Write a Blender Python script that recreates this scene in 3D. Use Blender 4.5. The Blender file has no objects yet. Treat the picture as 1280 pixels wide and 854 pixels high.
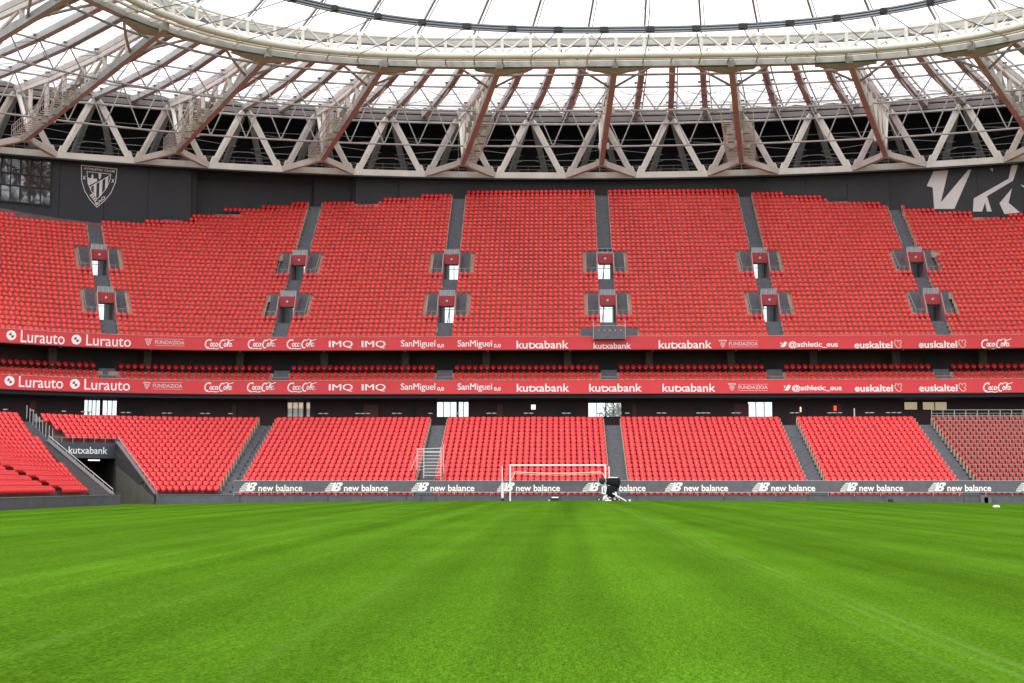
import bpy, math, random
import numpy as np
from math import sin, cos, pi, radians, atan, tan, sqrt, hypot
random.seed(7); np.random.seed(7)
S = bpy.context.scene
COL = S.collection
K = 1.155            # metres per layout unit

# ------------------------------------------------------------------ camera
CAMX, CAMZ, TILT, YAW, FPX = -4.39, 1.2, radians(5.69), radians(1.8), 1777.8
cd = bpy.data.cameras.new('camera'); cam = bpy.data.objects.new('camera', cd); COL.objects.link(cam)
cam.location = (CAMX*K, 0, CAMZ*K); cam.rotation_euler = (pi/2+TILT, 0, YAW)
cd.lens = 50; cd.sensor_width = 36; cd.clip_start = .1; cd.clip_end = 6000
S.camera = cam
# ------------------------------------------------------------------ sky, sun, exposure
SUN_EL, SUN_AZ = radians(52), radians(205)
w = bpy.data.worlds.new("World"); S.world = w; w.use_nodes = True
nt = w.node_tree; nt.nodes.clear()
sky = nt.nodes.new('ShaderNodeTexSky'); sky.sky_type = 'NISHITA'; sky.sun_disc = False
sky.sun_elevation = SUN_EL; sky.sun_rotation = SUN_AZ; sky.dust_density = 4; sky.air_density = 1.2
hs = nt.nodes.new('ShaderNodeHueSaturation'); hs.inputs['Saturation'].default_value = .12
mxs = nt.nodes.new('ShaderNodeMix'); mxs.data_type = 'RGBA'; mxs.inputs[0].default_value = .75
mxs.inputs[7].default_value = (9.5, 9.5, 9.9, 1)      # even cloud cover over the sky
bg = nt.nodes.new('ShaderNodeBackground'); bg.inputs['Strength'].default_value = .15
ow = nt.nodes.new('ShaderNodeOutputWorld')
nt.links.new(sky.outputs[0], hs.inputs['Color']); nt.links.new(hs.outputs[0], mxs.inputs[6])
nt.links.new(mxs.outputs[2], bg.inputs['Color']); nt.links.new(bg.outputs[0], ow.inputs[0])
sl = bpy.data.lights.new('sun', 'SUN'); sl.energy = 1.3; sl.angle = radians(14); sl.color = (1, .97, .93)
so = bpy.data.objects.new('sun', sl); COL.objects.link(so)
so.rotation_euler = (radians(38), 0, radians(-25))
S.view_settings.view_transform = 'Standard'; S.view_settings.look = 'None'
S.view_settings.exposure = .5; S.view_settings.gamma = 1
S.render.engine = 'CYCLES'
S.cycles.max_bounces = 7; S.cycles.transparent_max_bounces = 8

# ------------------------------------------------------------------ helpers
MATS = {}
def mat(name, col, rough=.6, metal=0, var=.0, vscale=3., bump=0., bscale=30., spec=.5, emit=None, coat=0):
    if name in MATS: return MATS[name]
    m = bpy.data.materials.new(name); m.use_nodes = True; n = m.node_tree; b = n.nodes['Principled BSDF']
    b.inputs['Base Color'].default_value = (*col, 1); b.inputs['Roughness'].default_value = rough
    b.inputs['Metallic'].default_value = metal; b.inputs['Specular IOR Level'].default_value = spec
    b.inputs['Coat Weight'].default_value = coat
    tc = n.nodes.new('ShaderNodeTexCoord')
    if var > 0:
        no = n.nodes.new('ShaderNodeTexNoise'); no.inputs['Scale'].default_value = vscale; no.inputs['Detail'].default_value = 6
        n.links.new(tc.outputs['Object'], no.inputs['Vector'])
        cr = n.nodes.new('ShaderNodeValToRGB'); cr.color_ramp.elements[0].position = .3; cr.color_ramp.elements[1].position = .7
        cr.color_ramp.elements[0].color = tuple(c*(1-var) for c in col)+(1,)
        cr.color_ramp.elements[1].color = tuple(min(1, c*(1+var)) for c in col)+(1,)
        n.links.new(no.outputs[0], cr.inputs[0]); n.links.new(cr.outputs[0], b.inputs['Base Color'])
    if bump > 0:
        no = n.nodes.new('ShaderNodeTexNoise'); no.inputs['Scale'].default_value = bscale; no.inputs['Detail'].default_value = 4
        n.links.new(tc.outputs['Object'], no.inputs['Vector'])
        bp = n.nodes.new('ShaderNodeBump'); bp.inputs['Strength'].default_value = bump; bp.inputs['Distance'].default_value = .02
        n.links.new(no.outputs[0], bp.inputs['Height']); n.links.new(bp.outputs[0], b.inputs['Normal'])
    if emit:
        b.inputs['Emission Color'].default_value = (*emit[:3], 1); b.inputs['Emission Strength'].default_value = emit[3]
    MATS[name] = m; return m

def tag(o, label=None, cat=None, group=None, kind=None):
    if label: o['label'] = label
    if cat: o['category'] = cat
    if group: o['group'] = group
    if kind: o['kind'] = kind
    return o
def empty(name, loc=(0, 0, 0), label=None, cat=None, group=None):
    o = bpy.data.objects.new(name, None); COL.objects.link(o); o.location = [c*K for c in loc]
    o.empty_display_size = .3
    return tag(o, label, cat, group)

class MB:
    """collects geometry in layout units (absolute), builds one mesh object"""
    def __init__(s): s.v = []; s.f = []; s.mi = []; s.cur = 0
    def add(s, vs, fs):
        b = len(s.v); s.v += [tuple(p) for p in vs]; s.f += [tuple(i+b for i in f) for f in fs]; s.mi += [s.cur]*len(fs); return s
    def hexa(s, p):   # 8 points: bottom 4 ccw, top 4
        return s.add(p, [(3, 2, 1, 0), (4, 5, 6, 7), (0, 1, 5, 4), (1, 2, 6, 5), (2, 3, 7, 6), (3, 0, 4, 7)])
    def box(s, x0, x1, y0, y1, z0, z1):
        return s.hexa([(x0, y0, z0), (x1, y0, z0), (x1, y1, z0), (x0, y1, z0), (x0, y0, z1), (x1, y0, z1), (x1, y1, z1), (x0, y1, z1)])
    def obox(s, c, ang, sx, sy, z0, z1, dx=0, dy=0):  # box rotated by tier angle about c=(x,y), offsets local
        e = []
        for (a, b) in ((-sx/2, -sy/2), (sx/2, -sy/2), (sx/2, sy/2), (-sx/2, sy/2)):
            a += dx; b += dy
            e.append((c[0]+a*cos(ang)+b*sin(ang), c[1]-a*sin(ang)+b*cos(ang)))
        return s.hexa([(x, y, z0) for x, y in e]+[(x, y, z1) for x, y in e])
    def tube(s, a, b, r, n=6, r2=None, caps=True):
        a = np.array(a, float); b = np.array(b, float); d = b-a; L = np.linalg.norm(d)
        if L < 1e-6: return s
        d /= L; up = np.array((0, 0, 1.)) if abs(d[2]) < .95 else np.array((1., 0, 0))
        p = np.cross(d, up); p /= np.linalg.norm(p); q = np.cross(p, d); r2 = r if r2 is None else r2
        vs = []
        for c, rr in ((a, r), (b, r2)):
            for i in range(n):
                t = 2*pi*(i+.5)/n; vs.append(c+rr*(cos(t)*p+sin(t)*q))
        fs = [(i, (i+1) % n, n+(i+1) % n, n+i) for i in range(n)]
        if caps: fs += [tuple(range(n))[::-1], tuple(range(n, 2*n))]
        return s.add(vs, fs)
    def beam(s, a, b, wd, h, wd2=None, h2=None):   # rectangular section, h in the vertical plane
        a = np.array(a, float); b = np.array(b, float); d = b-a; L = np.linalg.norm(d); d /= L
        up = np.array((0, 0, 1.)) if abs(d[2]) < .97 else np.array((0, 1., 0))
        p = np.cross(d, up); p /= np.linalg.norm(p); q = np.cross(p, d)
        wd2 = wd2 or wd; h2 = h2 or h; vs = []
        for c, ww, hh in ((a, wd, h), (b, wd2, h2)):
            for (i, j) in ((-1, -1), (1, -1), (1, 1), (-1, 1)): vs.append(c+p*ww/2*i+q*hh/2*j)
        return s.add(vs, [(3, 2, 1, 0), (4, 5, 6, 7), (0, 1, 5, 4), (1, 2, 6, 5), (2, 3, 7, 6), (3, 0, 4, 7)])
    def path(s, pts, r, n=6, closed=False):
        for i in range(len(pts)-1): s.tube(pts[i], pts[i+1], r, n, caps=(i in (0, len(pts)-2)))
        return s
    def lathe(s, c, prof, n=12, axis='z'):
        vs = []; fs = []
        for (r, h) in prof:
            for i in range(n):
                t = 2*pi*i/n
                if axis == 'z': vs.append((c[0]+r*cos(t), c[1]+r*sin(t), c[2]+h))
                elif axis == 'y': vs.append((c[0]+r*cos(t), c[1]+h, c[2]+r*sin(t)))
                else: vs.append((c[0]+h, c[1]+r*cos(t), c[2]+r*sin(t)))
        m = len(prof)
        for j in range(m-1):
            for i in range(n): fs.append((j*n+i, j*n+(i+1) % n, (j+1)*n+(i+1) % n, (j+1)*n+i))
        fs += [tuple(range(n))[::-1], tuple(range((m-1)*n, m*n))]
        return s.add(vs, fs)
    def build(s, name, m, parent=None, smooth=False, org=None):
        me = bpy.data.meshes.new(name)
        v = np.array(s.v, float)*K if s.v else np.zeros((0, 3))
        off = np.zeros(3)
        if parent is not None: off = parent_world(parent)
        if org is not None: loc = np.array(org, float)*K
        elif parent is not None: loc = off
        elif len(v): loc = np.array([(v[:, 0].min()+v[:, 0].max())/2, (v[:, 1].min()+v[:, 1].max())/2, v[:, 2].min()])
        else: loc = off
        if len(v): v = v-loc
        me.from_pydata(v.tolist(), [], s.f); me.update()
        ms = m if isinstance(m, (list, tuple)) else [m]
        for q in ms: me.materials.append(q)
        if len(ms) > 1: me.polygons.foreach_set('material_index', s.mi)
        if smooth: me.polygons.foreach_set('use_smooth', [True]*len(me.polygons))
        o = bpy.data.objects.new(name, me); COL.objects.link(o)
        if parent is not None: o.parent = parent
        o.location = loc-off
        return o
def parent_world(o):
    p = np.array(o.location, float)
    while o.parent is not None: o = o.parent; p = p+np.array(o.location, float)
    return p

# pin-hole numbers of the camera, used only to turn measured sizes into metres on the surfaces they lie on
def elev(y): return tan(atan((427-y)/FPX)+TILT)
def proj(x, y, z):
    dx, dy, dz = x-CAMX, y, z-CAMZ
    xr = dx*cos(YAW)+dy*sin(YAW); yr = -dx*sin(YAW)+dy*cos(YAW)
    dep = yr*cos(TILT)+dz*sin(TILT); up = -yr*sin(TILT)+dz*cos(TILT)
    return 640+FPX*xr/dep, 427-FPX*up/dep

# ------------------------------------------------------------------ plan curves
X0 = 28.3
class Tier:
    def __init__(s, Yf, R0, x0=28.3, sym=True): s.R0 = R0; s.Yc = Yf-R0; s.x0 = x0; s.sym = sym
    def p(s, u, r=0):
        if abs(u) <= s.x0 or (u > 0 and not s.sym): return (u, s.Yc+s.R0+r, 0.)
        th = (abs(u)-s.x0)/s.R0; g = 1 if u > 0 else -1
        if not s.sym and th > pi/2: return (-(s.x0+s.R0+r), s.Yc-(th-pi/2)*s.R0, -pi/2)
        return (g*(s.x0+(s.R0+r)*sin(th)), s.Yc+(s.R0+r)*cos(th), g*th)
UP = Tier(116.9, 28.9)      # upper and middle tier, r=0 at the fascia
LX = 27.6
LO = Tier(100.0, 7.6, 27.6, False)       # lower tier, r=0 at the front wall
def find_u(tier, px, z, r=0, lo=-50, hi=46):
    for _ in range(40):
        m = (lo+hi)/2; q = tier.p(m, r)
        if proj(q[0], q[1], z)[0] < px: lo = m
        else: hi = m
    return m
def z_at(tier, u, r, py):
    q = tier.p(u, r); lo, hi = -2, 50
    for _ in range(40):
        m = (lo+hi)/2
        if proj(q[0], q[1], m)[1] > py: lo = m
        else: hi = m
    return m
WR, WC = 127., 10.5
def wallY(x, R=WR): return WC+sqrt(R*R-x*x)
def arc(R, ph): return (R*sin(ph), WC+R*cos(ph))
UROWS, UT, UR_, UZ, UY = 37, .525, .445, 12.95, .4      # rows, tread, rise, first floor, first r
LROWS, LT, LR, LZ = 18, .776, .32, .34
UEND = 53.0
LU_R = 38.

# ------------------------------------------------------------------ materials
M_red = mat('red seat plastic', (.68, .020, .022), .32, var=.18, vscale=2.2, coat=.3, spec=.5)
M_red2 = mat('red seat plastic upper', (.78, .024, .022), .35, var=.2, vscale=2.2, coat=.15, spec=.4)
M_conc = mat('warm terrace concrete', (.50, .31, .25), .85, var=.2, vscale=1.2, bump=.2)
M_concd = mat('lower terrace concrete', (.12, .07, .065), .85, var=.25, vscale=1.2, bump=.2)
M_stair = mat('grey stair concrete', (.125, .13, .15), .8, var=.18, vscale=2.5, bump=.2)
M_nose = mat('stair nosing', (.17, .175, .19), .7)
M_dark = mat('charcoal cladding', (.014, .014, .019), .55, var=.12, vscale=.4)
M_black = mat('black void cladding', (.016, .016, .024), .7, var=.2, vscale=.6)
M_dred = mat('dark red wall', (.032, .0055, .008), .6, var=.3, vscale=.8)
M_pillar = mat('pillar concrete', (.07, .06, .05), .8, var=.2)
M_white = mat('white lettering', (.85, .85, .85), .5)
M_board = mat('red fascia', (.66, .035, .045), .5, var=.05, vscale=.5)
M_grey = mat('grey banner', (.105, .10, .125), .6, var=.15, vscale=1.5, bump=.15, bscale=3)
M_gwall = mat('grey perimeter wall', (.09, .093, .115), .75, var=.15, vscale=1.5, bump=.15)
M_steel = mat('off-white steel paint', (.46, .41, .37), .5, var=.12, vscale=.8, bump=.05)
M_steelp = mat('rose grey steel paint', (.37, .375, .36), .5, var=.15, vscale=.8)
M_steelw = mat('cream steel paint', (.64, .60, .54), .45, var=.08, vscale=.8)
M_tube = mat('grey galvanised tube', (.36, .345, .34), .5, metal=.2, var=.1)
M_cable = mat('dark cable', (.09, .09, .10), .5)
M_bundle = mat('grey cable bundle', (.2, .21, .235), .45, metal=.3)
M_rail = mat('galvanised rail', (.42, .42, .42), .4, metal=.5)
M_silver = mat('silver scaffold', (.6, .6, .6), .4, metal=.1)
M_tan = mat('tan rail', (.42, .36, .27), .6)
M_wpaint = mat('white gloss paint', (.82, .82, .82), .3)
M_rubber = mat('black rubber', (.015, .015, .015), .7)
M_cloth = mat('black rain cover', (.006, .006, .009), .8, spec=.2, var=.3, vscale=6, bump=.5, bscale=9)
M_vom = mat('red vomitory panel', (.36, .02, .03), .5, var=.1)
M_vomp = mat('pink side wall', (.34, .16, .18), .6, var=.1)

def glassmat(name, tint=(.85, .9, .9), gl=.12, rough=.03):
    m = bpy.data.materials.new(name); m.use_nodes = True; n = m.node_tree; n.nodes.clear()
    t = n.nodes.new('ShaderNodeBsdfTransparent'); t.inputs[0].default_value = (*tint, 1)
    g = n.nodes.new('ShaderNodeBsdfGlossy'); g.inputs['Roughness'].default_value = rough
    mx = n.nodes.new('ShaderNodeMixShader'); mx.inputs[0].default_value = gl
    o = n.nodes.new('ShaderNodeOutputMaterial')
    n.links.new(t.outputs[0], mx.inputs[1]); n.links.new(g.outputs[0], mx.inputs[2]); n.links.new(mx.outputs[0], o.inputs[0]); return m
M_glass = glassmat('clear glazing', gl=.08)
M_smoke = glassmat('smoked balustrade glass', (.45, .5, .55), .15)
M_dglass = mat('black mirror glass', (.16, .17, .18), .04, spec=1, metal=.85)
def etfe():
    m = bpy.data.materials.new('white roof membrane'); m.use_nodes = True; n = m.node_tree; n.nodes.clear()
    t = n.nodes.new('ShaderNodeBsdfTranslucent'); t.inputs[0].default_value = (.93, .93, .94, 1)
    tr = n.nodes.new('ShaderNodeBsdfTransparent'); tr.inputs[0].default_value = (.98, .97, .99, 1)
    d = n.nodes.new('ShaderNodeBsdfDiffuse'); d.inputs[0].default_value = (.8, .8, .8, 1)
    a = n.nodes.new('ShaderNodeMixShader'); a.inputs[0].default_value = .5
    b = n.nodes.new('ShaderNodeMixShader'); b.inputs[0].default_value = .04
    tc = n.nodes.new('ShaderNodeTexCoord'); no = n.nodes.new('ShaderNodeTexNoise'); no.inputs['Scale'].default_value = .35
    mr = n.nodes.new('ShaderNodeMapRange'); mr.inputs[3].default_value = .15; mr.inputs[4].default_value = .6
    o = n.nodes.new('ShaderNodeOutputMaterial')
    n.links.new(tc.outputs['Object'], no.inputs[0]); n.links.new(no.outputs[0], mr.inputs[0]); n.links.new(mr.outputs[0], a.inputs[0])
    n.links.new(t.outputs[0], a.inputs[1]); n.links.new(tr.outputs[0], a.inputs[2])
    n.links.new(a.outputs[0], b.inputs[1]); n.links.new(d.outputs[0], b.inputs[2]); n.links.new(b.outputs[0], o.inputs[0]); return m
M_etfe = etfe()

# grass
def grassmat():
    m = bpy.data.materials.new('mown grass'); m.use_nodes = True; n = m.node_tree; b = n.nodes['Principled BSDF']; L = n.links.new
    b.inputs['Roughness'].default_value = 1; b.inputs['Specular IOR Level'].default_value = 0
    tc = n.nodes.new('ShaderNodeTexCoord')
    def noise(scale, vec=(1, 1, 1), det=4, dist=0):
        mp = n.nodes.new('ShaderNodeMapping'); mp.inputs['Scale'].default_value = vec
        no = n.nodes.new('ShaderNodeTexNoise'); no.inputs['Scale'].default_value = scale; no.inputs['Detail'].default_value = det
        no.inputs['Distortion'].default_value = dist
        L(tc.outputs['Object'], mp.inputs[0]); L(mp.outputs[0], no.inputs['Vector']); return no.outputs[0]
    def rng(x, a, bb, c, d):
        r = n.nodes.new('ShaderNodeMapRange'); r.inputs[1].default_value = a; r.inputs[2].default_value = bb; r.inputs[3].default_value = c; r.inputs[4].default_value = d
        L(x, r.inputs[0]); return r.outputs[0]
    def mul(x, y, op='MULTIPLY'):
        q = n.nodes.new('ShaderNodeMath'); q.operation = op
        for i, k in enumerate((x, y)):
            if isinstance(k, (int, float)): q.inputs[i].default_value = k
            else: L(k, q.inputs[i])
        return q.outputs[0]
    stripe = rng(noise(1., (.62, .008, 1), 3, .1), .36, .64, .85, 1.24)      # mower bands run down the pitch
    fine = rng(noise(1., (2.6, .03, 1), 3, .2), .3, .7, .95, 1.06)
    patch = rng(noise(.5, (1, .35, 1), 5), .3, .7, .88, 1.14)
    grain = rng(noise(90., (1, .10, 1), 2), .3, .7, .72, 1.30)
    grain2 = rng(noise(14., (1, .2, 1), 5), .3, .7, .9, 1.12)
    v = mul(mul(mul(mul(stripe, fine), patch), grain), grain2)
    # pale wheel tracks pressed into the turf
    sx = n.nodes.new('ShaderNodeSeparateXYZ'); L(tc.outputs['Object'], sx.inputs[0])
    wob = rng(noise(.06, (0, 1, 0), 2), 0, 1, -.35, .35)
    xx = mul(sx.outputs[0], wob, 'ADD')
    trk = None
    for (c, wd, amp) in ((-1.56, .035, .42), (-1.75, .03, .3), (-2.1, .03, .22), (1.6, .05, .2), (2.0, .04, .16), (3.1, .05, .14), (-7.4, .06, .12), (-9.6, .07, .16), (-13.2, .08, .2), (-14.4, .06, .16), (-15.9, .07, .18), (6.6, .06, .16), (8.1, .06, .14), (10.5, .08, .18), (14.1, .08, .2)):
        dd = mul(mul(mul(xx, -c, 'ADD'), 0, 'ADD'), 0, 'ADD')
        ab = n.nodes.new('ShaderNodeMath'); ab.operation = 'ABSOLUTE'; L(dd, ab.inputs[0])
        g = rng(ab.outputs[0], 0, wd*2.2, amp, 0)
        trk = g if trk is None else mul(trk, g, 'MAXIMUM')
    trk = mul(trk, rng(noise(.8, (1, .3, 1), 4), .3, .65, .1, 1.3))
    c1 = n.nodes.new('ShaderNodeMix'); c1.data_type = 'RGBA'; c1.inputs[6].default_value = (.037, .104, .0045, 1); c1.inputs[7].default_value = (.074, .152, .010, 1)
    L(rng(noise(23., (1, 1, 1), 4), .35, .65, 0, 1), c1.inputs[0])
    c2 = n.nodes.new('ShaderNodeMix'); c2.data_type = 'RGBA'; c2.inputs[7].default_value = (.13, .21, .05, 1)
    L(trk, c2.inputs[0])
    vm = n.nodes.new('ShaderNodeVectorMath'); vm.operation = 'SCALE'
    L(c1.outputs[2], vm.inputs[0]); L(v, vm.inputs['Scale']); L(vm.outputs[0], c2.inputs[6]); L(c2.outputs[2], b.inputs['Base Color'])
    bp = n.nodes.new('ShaderNodeBump'); bp.inputs['Strength'].default_value = .5; bp.inputs['Distance'].default_value = .03
    L(noise(90., (1, .10, 1), 2), bp.inputs['Height']); L(bp.outputs[0], b.inputs['Normal'])
    return m
M_grass = grassmat()
M_ground = mat('distant ground', (.12, .12, .11), .9, var=.2, vscale=.05)

# ------------------------------------------------------------------ ground and pitch
def crown(x): return -.2*(x/29.)**2
g = MB(); g.box(-3000, 3000, -3000, 3000, -1.6, -1.2); tag(g.build('ground', M_ground), kind='structure')
g = MB(); xs = np.linspace(-56, 56, 57); ys = np.linspace(-25, 108, 40)
vs = [(x, y, crown(x)) for y in ys for x in xs]
g.add(vs, [(j*57+i, j*57+i+1, (j+1)*57+i+1, (j+1)*57+i) for j in range(39) for i in range(56)])
tag(g.build('pitch', M_grass, org=(0, 0, 0)), kind='structure')

# ================================================================== GRANDSTAND
stand = empty('grandstand', (0, 117, 0), 'three-tier stadium grandstand of red seats with two red advertising fascias', 'grandstand')

def strip(mb, tier, us, r0, r1, z0, z1):
    """tread at z1 between r0..r1 plus riser z0..z1 at r0"""
    pts = []
    for u in us:
        a = tier.p(u, r0); b = tier.p(u, r1)
        pts += [(a[0], a[1], z0), (a[0], a[1], z1), (b[0], b[1], z1)]
    n = len(us); fs = []
    for i in range(n-1):
        k = i*3
        fs += [(k, k+3, k+4, k+1), (k+1, k+4, k+5, k+2)]
    mb.add(pts, fs)
def usamp(u0, u1, step=1.5):
    n = max(1, int(math.ceil((u1-u0)/step)))
    if u0 >= -X0 and u1 <= X0: n = 1
    return [u0+(u1-u0)*i/n for i in range(n+1)]
def subtract(iv, holes):
    out = [iv]
    for h0, h1 in holes:
        nn = []
        for a, b in out:
            if h1 <= a or h0 >= b: nn.append((a, b)); continue
            if h0 > a: nn.append((a, h0))
            if h1 < b: nn.append((h1, b))
        out = nn
    return out

AW = .66   # half aisle
U_AISLES = [-41.0, -27.6, -13.8, 0, 13.8, 27.6, 41.4]
VOMS = [(15, 21), (5, 11)]     # rows taken by each mouth (front row, back row)
def ufac(a, i): return (UP.R0+UY+UT*i)/UP.R0 if abs(a) > X0 else 1.
def uholes(i, under=False):
    h = []
    for a in U_AISLES:
        wv = AW
        for (v0, v1) in VOMS:
            if v0 <= i < v1-1: wv = 1.72
        if a == 0 and i < 2: wv = 2.35
        wv /= ufac(a, i)
        h.append((a-wv, a+wv))
    return h
def urow(i): return UY+UT*i, UZ+UR_*i
def cut_ok(q, d=.35): return q[1] < wallY(q[0])-d+float(np.interp(q[0], [-56, -50, -43, -41, -39, -36, -30, -26, -22], [-2.4, -1.75, -.6, 0, .3, 1.3, 1.3, .9, 0]))
def wall_bulge(x): return float(np.interp(x, [-39.5, -37, -29, -25, -21], [0, 1.4, 1.4, 1., 0]))

# upper terrace
mb = MB(); us0 = -UEND
for i in range(UROWS):
    r, z = urow(i)
    for (a, b) in subtract((-UEND, UEND), uholes(i)):
        if b-a < .05: continue
        us = usamp(a, b, 1.0 if i > 20 else 1.6)
        if abs(a) < 30 and abs(b) < 30 and i > 22: us = [a+(b-a)*k/12 for k in range(13)]
        run = []
        for u in us:
            if cut_ok(UP.p(u, r+.3), .05): run.append(u)
            else:
                if len(run) > 1: strip(mb, UP, run, r, r+UT, z-UR_, z)
                run = []
        if len(run) > 1: strip(mb, UP, run, r, r+UT, z-UR_, z)
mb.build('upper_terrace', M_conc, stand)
def sheet(mb, tier, us, r0, r1, z0, z1):
    pts = []
    for u in us:
        a = tier.p(u, r0); b = tier.p(u, r1); pts += [(a[0], a[1], z0), (b[0], b[1], z1)]
    mb.add(pts, [(2*i, 2*i+2, 2*i+3, 2*i+1) for i in range(len(us)-1)])
mb = MB()
for i in range(0, UROWS+2):
    r, z = urow(i); hs_l = []
    for a in U_AISLES:
        for (v0, v1) in VOMS:
            if v0-1 <= i < v1: hs_l.append((a-.7/ufac(a, i), a+.7/ufac(a, i)))
    for (a, b) in subtract((-UEND, UEND), hs_l): sheet(mb, UP, usamp(a, b, 1.5), r, r+UT, z-UR_-.3, z-.3)
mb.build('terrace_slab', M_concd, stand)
# lower terrace with the tunnel left out
W1a, W1b = (-32.4, 98.7), (-37.5, 106.1)
W2a, W2b = (-34.44, 96.35), (-41.1, 102.3)
Sa, Sb = (-35.4, 94.2), (-44.7, 105.4)
def side(p, a, b): return (b[0]-a[0])*(p[1]-a[1])-(b[1]-a[1])*(p[0]-a[0])   # >0 left of a->b
PORTAL_R = 8.97
L_AISLES = [-27.6, -13.8, 0, 13.95, 24.55]
def in_tunnel(x, y, r): return x < -30 and r < PORTAL_R and side((x, y), W1a, W1b) > -.1 and side((x, y), W2a, W2b) < .1 and y > 90
mb = MB(); mbs = MB(); mbu = MB()
for i in range(LROWS):
    r = LT*i; z = LZ+LR*i if i else .02
    for (a, b) in subtract((-LX, LU_R), [(c-AW, c+AW) for c in L_AISLES]):
        if b-a > .05: strip(mb, LO, [a, b], r, r+LT, z-LR if i else z-.9, z)
    th = 0
    n = 110; u = -LX; z = LZ+LR*i
    du = 7.6*pi/2/80
    sheet(mbu, LO, [-LX, LU_R], r, r+LT, z-LR-.25, z-.25)
    for k in range(n):
        u0, u1 = (-LX-du*k, -LX-du*(k+1)) if k < 80 else (-LX-du*80-(k-80), -LX-du*80-(k-79))
        c = LO.p((u0+u1)/2, r+LT/2)
        if in_tunnel(c[0], c[1], r): continue
        stairz = side((c[0], c[1]), Sa, Sb) < 0 and (side((c[0], c[1]), W2a, W2b) > 0 or (r > PORTAL_R and (-LX-(u0+u1)/2)/7.6 > radians(49)))
        sheet(mbu, LO, [u1, u0], r, r+LT, z-LR-.25, z-.25)
        strip(mbs if (stairz or (k*du < .62)) else mb, LO, [u1, u0], r, r+LT, z-LR if i else z-.9, z)
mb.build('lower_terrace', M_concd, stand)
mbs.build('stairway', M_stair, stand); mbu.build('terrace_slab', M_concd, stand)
# middle terrace (three short rows inside the gallery)
MROWS = [(.50, 9.34), (1.25, 9.77), (1.95, 10.4)]
mb = MB()
for j, (r, z) in enumerate(MROWS):
    us = usamp(-UEND, -X0, 1.2)[:-1]+[-X0]+[X0]+usamp(X0, UEND, 1.2)[1:]
    strip(mb, UP, us, r, r+.7 if j < 2 else 4.6, z-.55, z)
strip(mb, UP, us, .02, .55, 8.7, 8.75)
mb.build('middle_terrace', M_conc, stand)

# stairs in the aisles
def stair(tier, a, rows, rowf, T, Rz, hw=AW-.02, per=2):
    mb = MB(); mb2 = MB()
    for i in rows:
        r, z = rowf(i)
        for h in range(per):
            rr = r+T*h/per; z1 = z-Rz+Rz*(h+1)/per; z0 = z1-Rz/per
            if not cut_ok(tier.p(a, rr+.2), .1) and tier is UP: continue
            c = tier.p(a, rr+T/per/2); e = tier.p(a, rr)
            mb.obox(c[:2], c[2], hw*2, T/per, z0-.15, z1)
            mb2.obox(e[:2], e[2], hw*2-.06, .05, z1+.003, z1+.012, dy=.03)
    o = mb.build('stairway', M_stair, stand); mb2.build('stair_nosing', M_nose, o)
for a in U_AISLES:
    lo = 2 if a == 0 else 0
    stair(UP, a, range(lo, 5), urow, UT, UR_); stair(UP, a, range(10, 15), urow, UT, UR_); stair(UP, a, range(20, UROWS), urow, UT, UR_)
lrow = lambda i: (LT*i, LZ+LR*i)
for a in L_AISLES: stair(LO, a, range(0, LROWS), lrow, LT, LR, per=2)
for a in U_AISLES:   # gallery aisle
    mb = MB()
    for j, (r, z) in enumerate(MROWS):
        for h in range(2):
            c = UP.p(a, r+.35*h+.17); mb.obox(c[:2], c[2], 1.3, .35, z-.3, z+.01+.25*h)
    mb.build('stairway', M_stair, stand)

for a in L_AISLES:
    for sgn in (-1, 1):
        mb = MB()
        for i in range(1, LROWS):
            q = (a+sgn*AW, LO.Yc+LO.R0+LT*i+.25); z = LZ+LR*i; mb.obox(q[:2], 0, .05, .34, z-.05, z+.52)
        tag(mb.build('row_end', M_tan, stand), kind='stuff')
# aisle rails in the upper tier
def pt(tier, u, r, z, du=0):
    q = tier.p(u, r); return (q[0]+du*cos(q[2]), q[1]-du*sin(q[2]), z)
for a in U_AISLES:
    for sgn in (-1, 1):
        for (i0, i1) in ((21, 37),):
            mb = MB(); prev = None
            for i in range(i0, i1, 1):
                r, z = urow(i)
                if not cut_ok(UP.p(a, r), .6): break
                p = pt(UP, a, r+.1, z, sgn*AW)
                mb.tube(p, (p[0], p[1], z+.55), .022, 4)
                q = (p[0], p[1], z+.55)
                if prev and i % 4: mb.tube(prev, q, .02, 4)
                prev = q
            if mb.v: mb.build('handrail', M_tan, stand)

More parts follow.
